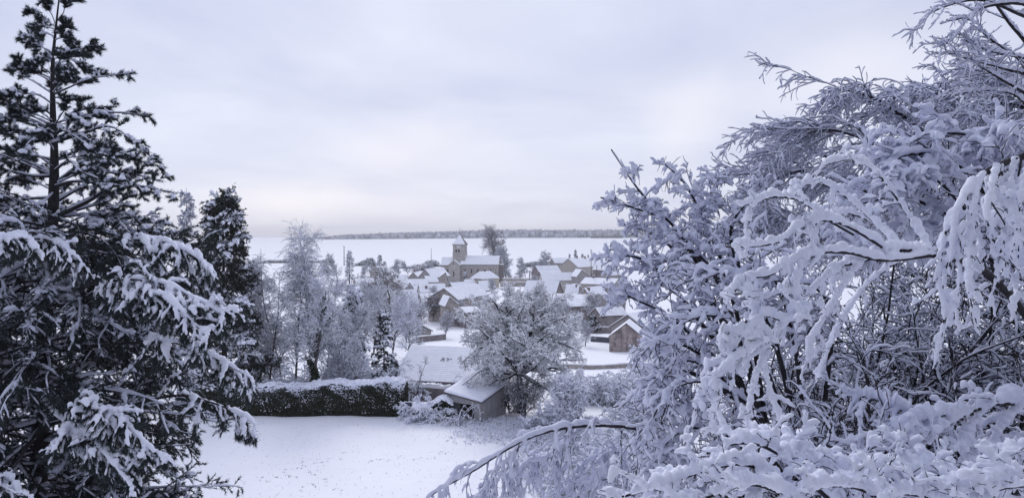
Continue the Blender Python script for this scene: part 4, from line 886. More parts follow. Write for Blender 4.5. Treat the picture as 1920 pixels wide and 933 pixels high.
def bungalow():
    D = 68.; a = radians(-13)
    x0, x1 = XP(746, D), XP(940, D); zb = float(ground((x0+x1)/2, D))-.3
    t = thing('tiled_bungalow', 'low bungalow with big snow dusted tiled roof behind hedge and shed', 'bungalow', (x0, D, zb), a)
    W = x1-x0; L = 9.; ze = ZP(709, D)-zb; za = ZP(648, D+L*.55)-zb
    lp('wall', [(0,0,0),(W,0,0),(W,L,0),(0,L,0),(0,0,ze),(W,0,ze),(W,L,ze),(0,L,ze),(0,L/2,za),(W,L/2,za)], [(0,1,5,4),(2,3,7,6),(3,0,4,8,7),(1,2,6,9,5),(3,2,1,0)], W_PALE, t)
    def slab(t0, t1, o, nx, ny, j, steps=False):
        sl = (za-ze)/(L/2); xx = np.linspace(-o, W+o, nx+1); V = []; n = nx+1
        yy = np.concatenate([np.linspace(-o, L/2, ny+1), np.linspace(L/2, L+o, ny+1)[1:]]); zz = za-np.abs(yy-L/2)*sl
        if steps: zz = zz+.03*((np.arange(len(yy)) % 2)-.5)
        T = np.array([[(p, b, c+t1+rng.normal()*j) for b, c in zip(yy, zz)] for p in xx]); B = np.array([[(p, b, za-abs(b-L/2)*sl+t0) for b in yy] for p in xx])
        m = len(yy); V = np.concatenate([T.reshape(-1, 3), B.reshape(-1, 3)]); Fs = []
        for i in range(n-1):
            for q in range(m-1): Fs += [(i*m+q, (i+1)*m+q, (i+1)*m+q+1, i*m+q+1), (n*m+i*m+q, n*m+i*m+q+1, n*m+(i+1)*m+q+1, n*m+(i+1)*m+q)]
            Fs += [(i*m, n*m+i*m, n*m+(i+1)*m, (i+1)*m), (i*m+m-1, (i+1)*m+m-1, n*m+(i+1)*m+m-1, n*m+i*m+m-1)]
        for q in range(m-1): Fs += [(q, q+1, n*m+q+1, n*m+q), ((n-1)*m+q, n*m+(n-1)*m+q, n*m+(n-1)*m+q+1, (n-1)*m+q+1)]
        return V, Fs
    rf = lp('roof', *slab(.0, .12, .45, 1, 1, 0), TILE, t)
    # snow follows the tile courses: one shallow step per course
    lp('roof_snow', *slab(.124, .20, .43, 50, 38, .006, True), S_LINE, rf)
    boxes('fascia', [(-.44, W+.44, -.47, -.455, ze-.22, ze-.02)], SHUT, rf)
    k = 9; s = [(3.2+rng.uniform(0, 1.3), 2.2+rng.uniform(0, .55), .0) for i in range(k)]
    sl = (za-ze)/(L/2)
    boxes('bare_tile', [(x, x+.16, y, y+.12, ze+y*sl+.2, ze+y*sl+.26) for x, y, _ in s], TILE, rf)
    u = lambda p: (XP(p, D)-x0)
    boxes('door', [(u(802), u(814), -.05, .02, .2, ze-.18)], GLASS, t)
    boxes('post', [(u(p)-.06, u(p)+.06, -.35, -.23, 0, ze-.02) for p in (817, 826)], W_PALE, t)
    f = boxes('window', [(u(782)-.06, u(796)+.06, -.06, -.003, ze-1.25, ze-1.17), (u(782)-.06, u(796)+.06, -.06, -.003, ze-.42, ze-.34), (u(782)-.06, u(782), -.06, -.003, ze-1.25, ze-.34), (u(796), u(796)+.06, -.06, -.003, ze-1.25, ze-.34), (u(789)-.03, u(789)+.03, -.06, -.003, ze-1.25, ze-.34)], FRAME, t)
    boxes('pane', [(u(782), u(796), -.03, -.004, ze-1.17, ze-.42)], GLASS, f)
    boxes('window', [(u(834)+i*.5, u(834)+i*.5+.06, -.05, -.003, .3, ze-.3) for i in range(6)], FRAME, t)
    # terrace wall and second roof behind
bungalow()

def shed():
    D = 54.
    zb = float(ground(XP(885, D), D))-.1
    x0 = XP(838, D); W = (XP(902, D)-x0)/cos(radians(28))
    t = thing('garden_shed', 'grey garden shed with slanting snow roof and dark open front', 'shed', (x0, D+.6, zb), radians(-28))
    zl = ZP(739, D)-zb; zr = ZP(748.5, D)-zb; L = 3.8; zbk = .62
    # walls with a real opening in the front
    ox0, ox1, oz = W*.10, W*.80, ZP(756, D)-zb
    def zt(x, y): return zl+(zr-zl)*x/W+zbk*y/L
    th = .12
    V = []; Fs = []
    def wallpoly(pts, dvec):
        o = len(V); n = len(pts)
        for p in pts: V.append(p)
        for p in pts: V.append(tuple(np.array(p)+dvec))
        Fs.append(tuple(range(o, o+n))); Fs.append(tuple(range(o+n, o+2*n))[::-1])
        for i in range(n): Fs.append((o+i, o+n+i, o+n+(i+1) % n, o+(i+1) % n))
    wallpoly([(0,0,0),(ox0,0,0),(ox0,0,zt(ox0,0)),(0,0,zt(0,0))], np.array([0,th,0]))
    wallpoly([(ox1,0,0),(W,0,0),(W,0,zt(W,0)),(ox1,0,zt(ox1,0))], np.array([0,th,0]))
    wallpoly([(ox0,0.001,oz),(ox1,0.001,oz),(ox1,0.001,zt(ox1,0)),(ox0,0.001,zt(ox0,0))], np.array([0,th-.002,0]))
    wallpoly([(0,th,0),(0,L,0),(0,L,zt(0,L)),(0,th,zt(0,th))], np.array([th,0,0]))
    wallpoly([(W,th,0),(W,L,0),(W,L,zt(W,L)),(W,th,zt(W,th))], np.array([-th,0,0]))
    wallpoly([(th,L,0),(W-th,L,0),(W-th,L,zt(W,L)),(th,L,zt(0,L))], np.array([0,-th,0]))
    lp('wall', V, Fs, M('shed_concrete', (.27,.265,.28), (.38,.37,.39), 2.2, .95, .2, 9), t)
    def slab(t0, t1, o, n, j):
        T = []; B = []
        for i in np.linspace(0, 1, n+1):
            for k in np.linspace(0, 1, n+1):
                x = -o+(W+2*o)*i; y = -o+(L+2*o)*k; T.append((x, y, zt(x, y)+t1+rng.normal()*j)); B.append((x, y, zt(x, y)+t0))
        m = n+1; F_ = []; q = m*m
        for i in range(n):
            for k in range(n): F_ += [(i*m+k, (i+1)*m+k, (i+1)*m+k+1, i*m+k+1), (q+i*m+k, q+i*m+k+1, q+(i+1)*m+k+1, q+(i+1)*m+k)]
            F_ += [(i*m, q+i*m, q+(i+1)*m, (i+1)*m), (i*m+n, (i+1)*m+n, q+(i+1)*m+n, q+i*m+n), (i, i+1, q+i+1, q+i), (n*m+i, q+n*m+i, q+n*m+i+1, n*m+i+1)]
        return T+B, F_
    rf = lp('roof', *slab(.003, .07, .22, 1, 0), TILE, t); lp('roof_snow', *slab(.074, .19, .2, 14, .008), SNOW, rf, smooth=True)
    boxes('door', [(ox0+.03, ox0+.75, .02, .06, .05, oz-.02)], M('shed_door', (.05,.055,.06), (.08,.085,.09), 5, .8), t)
    boxes('corner_post', [(W-.13, W+.02, -.03, -.003, 0, zt(W,0)-.02)], W_GREY, t)
shed()
# weeds, snow-bent canes by the shed, covered fence between hedge and shed
shrub('thin bent canes white with snow before the open shed front', 872, 52.5, 2.2, 1.7, n=16, n2=3, n3=2, load=.022, droop=.13, name='bent_canes', cat_='canes')
t = shrub('snow draped ivy bush on the fence between hedge and shed', 808, 54.5, 3.0, 1.9, n=46, n2=12, n3=7, load=.035, droop=.16, name='ivy_bush', r=.02)
b = np.array(t.location)
for (cx_, w_, h_) in ((.9, .75, 1.75), (0., .7, 1.2), (-.9, .5, 1.1)):
    n = 5000; v = nrm(rng.normal(size=(n, 3)))*rng.uniform(.6, 1., (n, 1))**.5; C = b+np.array([cx_, 0, h_*.5])+v*np.array([w_, .55, h_*.52]); C = C[C[:, 2] > b[2]]
    mesh_from('foliage', *leaves(C, rng.uniform(.04, .08, len(C)), .6), LAUREL, t, smooth=False)
m = 700; C = b+np.stack([rng.uniform(-1.3, 1.6, m), rng.uniform(-.6, .6, m), 0*np.ones(m)], -1); C[:, 2] += 1.15+.6*np.exp(-((C[:, 0]-b[0]-.9)/.7)**2)-.35*np.abs(C[:, 1]-b[1])
s = rng.uniform(.05, .12, m); mesh_from('snow', *blobs(C, np.stack([s*1.3, s*1.3, s*.8], -1)), SNOW, t)
strip('garden_wall', 'low snow capped wall behind the ivy bush, before the bungalow', 'wall', [(758,60),(800,60),(842,59)], 1.55, .5, W_DARK, .3)
strip('board_fence', 'grey board fence between the end of the hedge and the shed', 'fence', [(757,55.3),(800,55),(836,54.6)], 1.1, .07, W_BLUE, .05)
bare_tree('thin young tree standing between bungalow and hedge end', 777, 58, 655, .9, n1=9, n2=4, n3=3, r=.05, trunk_h=.4, load=.012, up=.7)
shrub('snowy arching bush hanging before the bungalow windows', 838, 61, 2.6, 2.6, n=22, n2=9, n3=7, load=.024, droop=.2)
# dry grass and weeds under snow around the shed and the tree
def weeds(name, label, n, pa, pb, da, db, h, load):
    D = da+(db-da)*(rng.beta(1.7, 1., n) if load else rng.random(n)); x = XP(pa+(pb-pa)*(rng.beta(1.5, 1.1, n) if load else rng.random(n))+(rng.normal(size=n)*14+10*np.sin(D*2.)), D); b = np.stack([x, D, ground(x, D)-.03], -1)
    d = rng.normal(size=(n, 3))*.5; d[:, 2] = 1
    C = walk(b, d, h*rng.uniform(.4, 1.2, n), 6, .12, .12); R = np.full(C.shape[:2], .006)
    k = rng.random(n) < .8
    V1, q1 = wood_mesh([(C, R)], 3); V2, q2 = snow_mesh([(C[k], R[k], load)], 4, .3, .5, .2)
    o = mesh_from(name, np.concatenate([V1, V2]), np.concatenate([q1, q2+len(V1)]), [TWIG, SNOW], midx=np.concatenate([np.zeros(len(q1)), np.ones(len(q2))])); tag(o, label, 'weeds', kind='stuff')
weeds('snowy_weeds', 'snow coated dead weeds in front of the shed and the big bare tree', 2600, 850, 1010, 47, 54.5, .35, .03)
weeds('snowy_weeds', 'tall snow coated dead weeds in the slope under the fruit trees', 5000, 970, 1200, 36, 49, .8, .035)
weeds('grass_tips', 'few dark grass tips poking through the snow of the lawn', 900, 420, 930, 37, 54, .13, .0)
# thin trail of tracks across the lawn
def tracks():
    C = []; 
    for (a, b, n) in (((560, 890), (470, 905), 9), ((640, 850), (520, 893), 15), ((560, 865), (640, 930), 13), ((700, 862), (860, 845), 16), ((470, 806), (500, 828), 5), ((600,905),(560,925),6)):
        for i in range(n):
            f = i/n; px = a[0]+(b[0]-a[0])*f+rng.normal()*6; py = a[1]+(b[1]-a[1])*f+rng.normal()*4
            D = 13.3/((py-436)/F); C.append((XP(px, D), D))
    C = np.array(C); z = ground(C[:, 0], C[:, 1])
    n = len(C); Cc = np.repeat(np.column_stack([C, z]), 3, 0)+rng.normal(size=(n*3, 3))*np.array([.07, .07, .0])
    s = rng.uniform(.02, .065, n*3)
    o = mesh_from('dead_leaves', *leaves(Cc+(0, 0, .02), s, .5, nbias=np.array([0, 0, 3.])), TWIG, smooth=False); tag(o, 'scattered dark dead leaves on the snow of the lawn', 'leaves', kind='stuff')
tracks()
# ================================================================== the big pine at the left
def pine():
    D = 18.; b = base_at(70, D)
    t = thing('pine_tree', 'huge dark pine with heavy snow on its boughs, filling the left edge', 'tree', tuple(b))
    X0 = [P(112, -14, D), P(104, 60, D), P(99, 120, D), P(99, 200, D), P(102, 300, D), P(99, 400, D), P(88, 540, D), P(80, 680, D), P(76, 800, D), P(72, 930, D), b+np.array([0, 0, -.3])]
    TP, TR = spl(X0[::-1], .24, .018, 60); TR[0] = np.interp(np.linspace(0, 1, 60), [0, .3, .5, .62, .75, .9, 1], [.22, .17, .13, .085, .05, .028, .014])
    mesh_from('trunk', *wood_mesh([(TP, TR)], 12), WOOD, t)
    zt = TP[0, :, 2]
    def trunk_at(py): z = ZP(py, D); return np.array([np.interp(z, zt, TP[0, :, i]) for i in range(3)])
    # boughs seen one by one in the upper crown: start row on the trunk, then points (px, py, depth offset)
    EB = [(112, [(80,88),(60,76),(42,66)], .2), (100, [(130,97),(152,92),(178,86)], -.2), (98, [(122,104),(140,116),(168,132)], .5), (52, [(92,42),(78,32),(58,20)], 0), (50, [(98,30),(92,20),(90,8)], -.2), (40, [(118,26),(124,10),(140,0)], 0), (75,[(95,66),(80,62),(66,58)],.4),(120,[(120,116),(135,105),(160,100)],.6),
          (176, [(66,155),(40,140),(16,128)], .4), (178, [(130,164),(170,148),(238,138)], -.3), (182, [(128,186),(148,192),(172,212)], .6), (176,[(110,160),(118,152),(135,140)],-.5),
          (218, [(62,190),(30,180),(-4,178)], -.5), (216, [(70,200),(40,208),(12,214)], .6), (196, [(75,180),(50,176),(34,184)], -.6), (232, [(130,225),(150,230),(172,245)], -.8),
          (268, [(140,238),(190,212),(282,216)], .2), (266, [(150,252),(210,238),(272,286)], -.6), (250, [(60,228),(20,226),(-30,236)], -.4), (262, [(50,250),(10,250),(-40,262)], .6), (262, [(85,240),(60,262),(30,290)], -1.2), (255,[(120,245),(150,262),(185,290)],-1.2), (240,[(120,225),(160,205),(215,200)],.9),
          (408, [(168,376),(225,345),(328,362)], -.3), (345, [(150,312),(205,290),(300,312)], .2), (330, [(60,330),(10,318),(-40,312)], -.4), (412, [(150,392),(200,385),(270,420)], .8), (300, [(150,282),(190,270),(250,300)], .8), (350,[(140,340),(190,345),(262,350)],-1.2),
          (372, [(60,372),(10,380),(-50,392)], .7), (300, [(60,292),(20,296),(-20,310)], .9), (380,[(150,352),(215,322),(305,340)],1.2), (320, [(130,302),(150,320),(200,340)], -1.6), (360,[(80,380),(50,400),(0,420)],-1.3), (405,[(140,420),(180,430),(240,446)],-.8), (390,[(70,410),(30,420),(-30,430)],.3)]
    EX = []
    for py0, pts, dd in EB:
        s = trunk_at(py0); k = len(pts)
        EX.append(spl([s]+[P(a, c, D+dd*(i+1)/k*1.6) for i, (a, c) in enumerate(pts)], .009+.00011*abs(pts[-1][0]-100)*(1+1.2*(py0 > 240)), .006, 14))
    for i in range(44):
        py0 = rng.uniform(45, 430); s = trunk_at(py0); a_ = rng.uniform(0, 2*pi); Ln = np.interp(py0, [40, 240, 430], [.2, 1.0, 2.2])*rng.uniform(.5, 1.1)
        d_ = np.array([np.cos(a_), np.sin(a_), rng.uniform(.2, .6)]); EX.append(spl([s, s+d_*Ln*.5, s+d_*Ln*.85+(0, 0, -.03*Ln), s+d_*Ln+(0, 0, .06*Ln)], .010+.006*Ln, .005, 14)); EB.append((py0, None, 0))
    EXc = cat(EX)
    # whorls of the lower crown
    n = 150; py = np.linspace(425, 1010, n)+rng.normal(size=n)*8; az = np.arange(n)*2.399+rng.normal(size=n)*.25
    R_ = np.interp(py, [420, 500, 620, 720, 790, 900, 1010], [3.7, 4.3, 4.5, 4.9, 5.0, 5.0, 5.2])*rng.uniform(.62, 1.03, n)
    s = np.array([trunk_at(p) for p in py]); d = np.stack([np.cos(az), np.sin(az), rng.uniform(.02, .3, n)], -1)
    BP = walk(s, d, R_, 14, .045, .05); BR = taper(.02+.007*R_, np.full(n, .007), 14)
    # far side and left-out boughs are trimmed to keep the mesh light
    sh_ = np.array([e[0] < 245 for e in EB]); EXs = (EXc[0][sh_], EXc[1][sh_]); EXl = (EXc[0][~sh_], EXc[1][~sh_])
    g2s = spawn(*EXs, 6, .45, 1., 34, .26, 8, .1, -.02, .5, flat=.3, tip=.5, minr=.004, fall=.3)
    g2a = spawn(*EXl, 10, .35, 1., 38, .55, 8, .1, -.01, .5, flat=.3, tip=.5, minr=.005, fall=.35)
    g2b = spawn(BP, BR, 13, .15, 1., 48, 1.35, 9, .1, .05, .5, flat=.65, tip=.45, minr=.006, fall=.45)
    g2a = cat([g2a, g2s])
    g3a = spawn(*g2a, 4, .25, 1., 38, .2, 5, .1, .0, .6, flat=.2, tip=.6, minr=.004)
    g3b = spawn(*g2b, 7, .15, 1., 42, .42, 6, .12, .06, .6, flat=.3, tip=.6, minr=.004)
    mesh_from('branches', *wood_mesh([EXc, (BP, BR)], 7), WOOD, t)
    mesh_from('twigs', *wood_mesh([g2a, g2b, g3a, g3b], 3), WOOD, t)
    Vs = []; Fs = []; off = 0
    def tuft(C, m, ln, wd, tmin=.25, tipb=1.):
        nonlocal off
        Mn, K, _ = C.shape; f = tmin+(1-tmin)*rng.random((Mn, m))**(1/tipb); f = f*(K-1); i = np.minimum(f.astype(int), K-2); fr = (f-i)[..., None]; ar = np.arange(Mn)[:, None]
        p = C[ar, i]*(1-fr)+C[ar, i+1]*fr; T = nrm(C[ar, i+1]-C[ar, i])
        dd = nrm(T*1.0+rng.normal(size=p.shape)*.45)
        V, q = spikes(p.reshape(-1, 3), dd.reshape(-1, 3), rng.uniform(.6, 1.25, Mn*m)*ln, np.full(Mn*m, wd)); Vs.append(V); Fs.append(q+off); off += len(V)
    tuft(g3a[0], 62, .11, .013, .0, 1.); tuft(g2a[0], 90, .11, .013, .3, 1.); tuft(EXc[0], 200, .13, .014, .8)
    tuft(g3b[0], 36, .11, .02, .1); tuft(g2b[0], 40, .11, .018, .3, 1.3); tuft(BP, 110, .11, .016, .6)
    mesh_from('foliage', np.concatenate(Vs), np.concatenate(Fs), NEEDLE, t, smooth=False)
    # snow: light everywhere, loaded on some boughs
    ld = rng.uniform(-.02, .045, n); heavy = (rng.random(n) < .13); ld[heavy] = .055; ld = np.maximum(ld, 0.004)
    l2 = np.repeat(ld, 13)*rng.uniform(.4, 1.2, n*13); l3 = np.repeat(l2, 7)*rng.uniform(.3, 1.1, n*91)
    k2 = l2 > .016; k3 = (l3 > .02)
    ka = rng.random(len(g2a[0])) < .5; k3a = rng.random(len(g3a[0])) < .45
    sm = snow_mesh([(EXc[0], EXc[1], .012, 2), (BP, BR, ld*.8, 2), (g2a[0][ka]+(0,0,.02), g2a[1][ka], .04*rng.uniform(.4,1.3,ka.sum())), (g3a[0][k3a]+(0,0,.02), g3a[1][k3a], .042*rng.uniform(.4,1.3,k3a.sum())), (g2b[0][k2], g2b[1][k2], l2[k2]), (g3b[0][k3], g3b[1][k3], l3[k3]*.9)], 6, .3, .45, .2)
    # little clots of snow in the upper tufts
    c = g2a[0][rng.integers(0, len(g2a[0]), 260), rng.integers(3, 8, 260)]; s = rng.uniform(.025, .07, 260)
    bV, bF = blobs(c+(0, 0, .04), np.stack([s*1.4, s*1.4, s*.8], -1), .12)
    o = mesh_from('snow', *sm, SNOW_SHADED, t); mesh_from('snow_clot', bV, bF, SNOW, t)
    # heavy boughs reaching towards the viewer, their finger twigs bent down under thick snow
    fans = [(460, [(60,452,14.5),(20,446,13.6),(-40,450,13)], [(-20,470,13.2),(150,500,14)], 16), 
            (455, [(60,447,16),(100,452,15.4),(140,480,15.0)], None, 14),
            (480, [(250,450,16.8),(330,462,16.2),(400,505,15.8)], None, 22),
            (560, [(200,528,15.8),(300,530,15.0),(420,590,14.6)], None, 40),
            (575, [(230,545,15.5),(310,560,14.6),(385,625,14.2)], None, 30),
            (660, [(280,640,16),(370,655,15.4),(465,705,15.2)], None, 20),
            (760, [(130,770,15),(200,765,14.2),(290,850,13.8)], None, 32),
            (750, [(120,790,14.6),(170,820,14.0),(235,900,13.6)], None, 26),
            (800, [(20,880,14),(-10,900,13.4),(30,925,13.2)], None, 14),
            (820, [(300,745,17),(400,755,16.6),(480,795,16.4)], None, 14)]
    W = []; S = []; FT = []
    for i, (py0, pts, _, nf) in enumerate(fans):
        s = trunk_at(py0); B_, R0 = spl([s]+[P(*p) for p in pts], .04, .012, 18)
        f = spawn(B_, R0, nf, .3, 1., 48, .85, 10, .10, .17, .4, flat=.5, tip=.5, fall=.35, minr=.006, bias=(.0, -.25, .0))
        f2 = spawn(*f, 4, .2, .95, 40, .34, 7, .1, .2, .6, flat=.2, tip=.6, minr=.005)
        W += [(B_, R0), f]; S += [(B_, R0, .045, 2), (f[0], f[1], .05*rng.uniform(.6, 1.15, len(f[0])), 2), (f2[0], f2[1], .042*rng.uniform(.4, 1.1, len(f2[0])), 2)]; FT += [f, f2]
    mesh_from('branches', *wood_mesh(W, 5), WOOD, t)
    Vs.clear(); Fs.clear(); off = 0
    for f in FT: tuft(f[0]-(0, 0, .05), 60, .13, .016, .1)
    mesh_from('foliage', np.concatenate(Vs), np.concatenate(Fs), NEEDLE, t, smooth=False)
    o = mesh_from('snow', *snow_mesh(S, 8, .45, .42, .12), SNOW, t)
    remesh(o, .013, 2)
pine()
# ================================================================== the near thicket at the right
def stem_thing(name, label, cat_, guides, root, plan, load, S=6, vox=0, wood=None, lumps=.3, gap=.08, hmin=.3, gload=None, smooth=2, gk=3, extra=None, smat=None, spur=2):
    """guides: list of (points[(px,py,D)], r0, r1).  The first point is the thick end.  plan: list of spawn kwargs, one per level."""
    t = thing(name, label, cat_, root)
    wood = wood or WOOD
    G = cat([guide(p, r0, r1, 26) for p, r0, r1 in guides])
    lv = [G]; cur = G
    for kw in plan:
        kw = dict(kw); src = kw.pop('src', None); cur = spawn(*(lv[src] if src is not None else cur), **kw); lv.append(cur)
    mesh_from('stems', *wood_mesh([G], 8), wood, t)
    if len(lv) > 1: mesh_from('branches', *wood_mesh([lv[1]], 5), wood, t)
    if len(lv) > 2: mesh_from('twigs', *wood_mesh(lv[2:], 3), wood, t)
    if spur:
        sp_ = spawn(*lv[min(1, len(lv)-1)], spur, .2, 1., 60, .10, 5, .2, -.05, .6, up=.3, tip=.6, minr=.0022)
        mesh_from('twigs', *wood_mesh([sp_], 3), wood, t)
    gl = gload if gload is not None else load*1.2
    lds = [gl]+[load*(.95**i) for i in range(len(lv)-1)]
    sg = [(G[0], G[1], gl, gk)]+[(q[0], q[1], l*rng.uniform(.55, 1.2, len(q[0])), 2 if i == 0 else 1) for i, (q, l) in enumerate(zip(lv[1:], lds[1:]))]
    if extra: sg += extra(lv)
    o = mesh_from('snow', *snow_mesh(sg, S, hmin, lumps, gap), smat or SNOW_SHADED, t)
    if vox: remesh(o, vox, smooth)
    return t
def rootp(px, D, dz=0): b = base_at(px, D); return (b[0], b[1], b[2]+dz)
def g0(px, D): # pixel row of the ground under (px, D)
    return float(436-float(base_at(px, D)[2])/D*F)
def low(px, D): return (px, min(g0(px, D), 3000), D)

# far drooping crown
stem_thing('drooping_tree', 'large snowed drooping tree whose crown arches to the left against the sky', 'tree',
 [([low(1960,12.6),(1950,620,12.5),(1850,400,12.3),(1740,260,12),(1650,190,11.7),(1570,165,11.4)], .09, .012),
  ([(1950,620,12.5),(1800,420,12),(1690,300,11.5),(1570,245,11.2),(1490,255,11)], .05, .01),
  ([(1940,640,12.5),(1780,480,12),(1640,370,11.6),(1520,320,11.2),(1440,340,11)], .05, .01),
  ([(1950,560,12.5),(1900,330,12.2),(1840,220,12),(1730,165,11.7)], .05, .01),
  ([(1930,540,12.5),(1890,330,12.5),(1860,200,12.5),(1880,150,12)], .05, .01),
  ([(1940,600,12.5),(1700,420,12.6),(1560,300,12.8),(1500,270,13)], .05, .01),
  ([(1960,500,12.5),(1960,330,12),(1930,210,11.6),(1830,190,11.2)], .05, .01),
  ([(1940,640,12.5),(1720,520,12),(1560,430,11.5),(1450,400,11.2)], .05, .01)],
 rootp(1960, 12.6), [dict(C=26, t0=.3, t1=1., ang=38, ln=1.35, n=12, wob=.08, grav=.085, rr=.45, flat=.1, tip=.35, fall=.2, minr=.005, bias=(-.6, -.1, .2)),
  dict(C=10, t0=.1, t1=1., ang=32, ln=.62, n=8, wob=.1, grav=.10, rr=.6, tip=.5, minr=.006, bias=(-.4, 0, -.05)),
  dict(C=4, t0=.15, t1=1., ang=35, ln=.26, n=5, wob=.14, grav=.08, rr=.7, tip=.6, minr=.005)], .013, S=5, lumps=.35, gap=.1)
# bare tree, top right corner
stem_thing('bare_tree', 'sparse bare tree with thin snowy branches in the top right corner', 'tree',
 [([low(2040,9.4),(2030,500,9.4),(1990,250,9.3),(1950,150,9.2),(1925,139,9.1),(1882,129,9),(1821,112,8.9)], .06, .006),
  ([(1990,250,9.3),(1960,120,9.2),(1920,109,9.1),(1856,96,9),(1811,76,8.9)], .03, .006),
  ([(1990,250,9.3),(1985,80,9.2),(1930,12,9.1),(1850,12,9),(1815,35,8.9),(1795,64,8.8),(1779,82,8.8)], .03, .006),
  ([(1990,200,9.3),(1950,60,9.2),(1900,22,9.1),(1830,0,9),(1750,22,8.9),(1728,56,8.9)], .03, .005),
  ([(1985,260,9.3),(1940,190,9.2),(1876,148,9),(1830,120,9),(1783,98,8.9)], .025, .005),
  ([(1990,200,9.3),(1930,90,9.4),(1890,40,9.4),(1850,-20,9.3),(1840,-60,9.3)], .03, .008),
  ([(1985,260,9.3),(1950,230,9.2),(1905,180,9.1),(1850,170,9.1),(1790,178,9)], .02, .005),
  ([(1985,240,9.3),(1940,140,9.3),(1880,90,9.2),(1842,60,9.1),(1830,30,9.1)], .02, .005)],
 rootp(2040, 9.4), [dict(C=9, t0=.5, t1=1., ang=38, ln=.55, n=9, wob=.12, grav=.02, rr=.5, tip=.4, fall=.3, minr=.0045, bias=(-.3, 0, .1)),
  dict(C=4, t0=.15, t1=1., ang=38, ln=.26, n=6, wob=.13, grav=.03, rr=.6, tip=.5, minr=.003)], .013, S=6, lumps=.45, gap=.25, gload=.02, gk=3)
# dark leafless thicket behind
def tangle(label, pxa, pxb, da, db, ytop_a, ytop_b, n, load, seed_droop=.06, plan=None, name='leafless_thicket', l1=1.0):
    D = rng.uniform(da, db, n); x = XP(rng.uniform(pxa, pxb, n), D); b = np.stack([x, D, ground(x, D)], -1)
    t = thing(name, label, 'bush', tuple(b.mean(0)))
    yt = np.interp((x*F/D+960), [pxa, pxb], [ytop_a, ytop_b]); H = (-(yt-436)/F*D-b[:, 2])*rng.uniform(.55, 1.05, n)
    d = np.stack([rng.normal(size=n)*.28-.12, rng.normal(size=n)*.2, np.ones(n)], -1)
    C = walk(b, d, H*1.15, 22, .07, .012); R = taper(np.full(n, .030), np.full(n, .006), 22)
    g1 = spawn(C, R, 16, .18, 1., 55, l1, 10, .16, .035, .45, tip=.4, fall=.2, minr=.007)
    g2 = spawn(*g1, 11, .1, 1., 48, l1*.45, 8, .2, .04, .6, tip=.6, minr=.005)
    def ins(g):
        q = g[0]; pxs = q[..., 0]/q[..., 1]*F+960; k = pxs.min(1) > pxa-25; return q[k], g[1][k]
    C, R = ins((C, R)); g1 = ins(g1); g2 = ins(g2)
    k1 = rng.random(len(g1[0])) < .7; k2 = rng.random(len(g2[0])) < .6
    mesh_from('stems', *wood_mesh([(C, R)], 6), WOOD, t); mesh_from('branches', *wood_mesh([g1], 4), WOOD, t); mesh_from('twigs', *wood_mesh([g2], 3), WOOD, t)
    mesh_from('snow', *snow_mesh([(C, R, load*.6, 2), (g1[0][k1], g1[1][k1], load), (g2[0][k2], g2[1][k2], load*.85)], 5, .12, .5, .25), SNOW_SHADED, t)
tangle('dark tangled leafless thicket with thin snow, right edge of the picture', 1640, 2100, 7.5, 10.5, 330, 300, 74, .011)
tangle('dark tangled leafless thicket behind the thick arching snow branches', 1330, 1690, 7.8, 10.5, 420, 340, 66, .012)
tangle('leafless undergrowth under the thicket near the picture corner', 1500, 2050, 5.2, 7.2, 690, 640, 36, .010, l1=.7)
# shrub with upright shoots
stem_thing('snowy_shrub', 'shrub with upright twiggy shoots and leaf sized snow clumps beside the village', 'shrub',
 [([low(1500,7.8),(1470,900,7.6),(1400,740,7.4),(1338,593,7.2),(1318,500,7.1),(1280,443,7),(1241,400,7),(1198,357,6.9),(1146,280,6.9)], .032, .006),
  ([(1440,820,7.5),(1390,620,7.4),(1340,450,7.2),(1314,400,7.2),(1284,344,7.1),(1247,308,7.1)], .026, .006),
  ([(1440,800,7.5),(1370,600,7.6),(1325,440,7.5),(1331,370,7.4),(1355,320,7.4)], .026, .006),
  ([(1390,700,7.4),(1320,520,7.2),(1260,420,7),(1207,396,6.9),(1126,370,6.8)], .026, .006),
  ([(1390,700,7.4),(1310,600,7.1),(1240,510,6.9),(1185,480,6.7),(1140,490,6.6)], .026, .006),
  ([(1420,760,7.4),(1320,650,7),(1250,590,6.8),(1190,560,6.7),(1165,550,6.6)], .026, .006),
  ([(1440,820,7.5),(1350,700,7.1),(1290,650,6.9),(1230,640,6.8),(1205,660,6.7)], .026, .006),
  ([(1440,820,7.5),(1400,560,7.2),(1370,440,7),(1400,380,7),(1450,345,7)], .026, .006),
  ([(1440,820,7.5),(1340,620,7.6),(1270,480,7.4),(1225,440,7.3),(1170,420,7.2)], .026, .006),
  ([(1400,760,7.4),(1300,700,7.2),(1240,690,7),(1215,720,6.9),(1205,770,6.9)], .026, .006),
  ([(1440,820,7.5),(1360,560,6.8),(1300,470,6.7),(1260,500,6.6),(1225,560,6.5)], .026, .006),
  ([(1440,860,7.5),(1350,780,7.1),(1290,740,7),(1250,760,6.8),(1235,820,6.8)], .026, .006)],
 rootp(1500, 7.8), [dict(C=23, t0=.28, t1=.93, ang=55, ln=.42, n=9, wob=.14, grav=.02, rr=.45, tip=.4, fall=.45, minr=.0045, bias=(-.1, 0, .05)),
  dict(C=8, t0=.15, t1=1., ang=48, ln=.17, n=7, wob=.16, grav=.05, rr=.6, tip=.5, minr=.0035)], .017, S=7, lumps=.5, gap=.22, gload=.007, gk=2, vox=.0075)
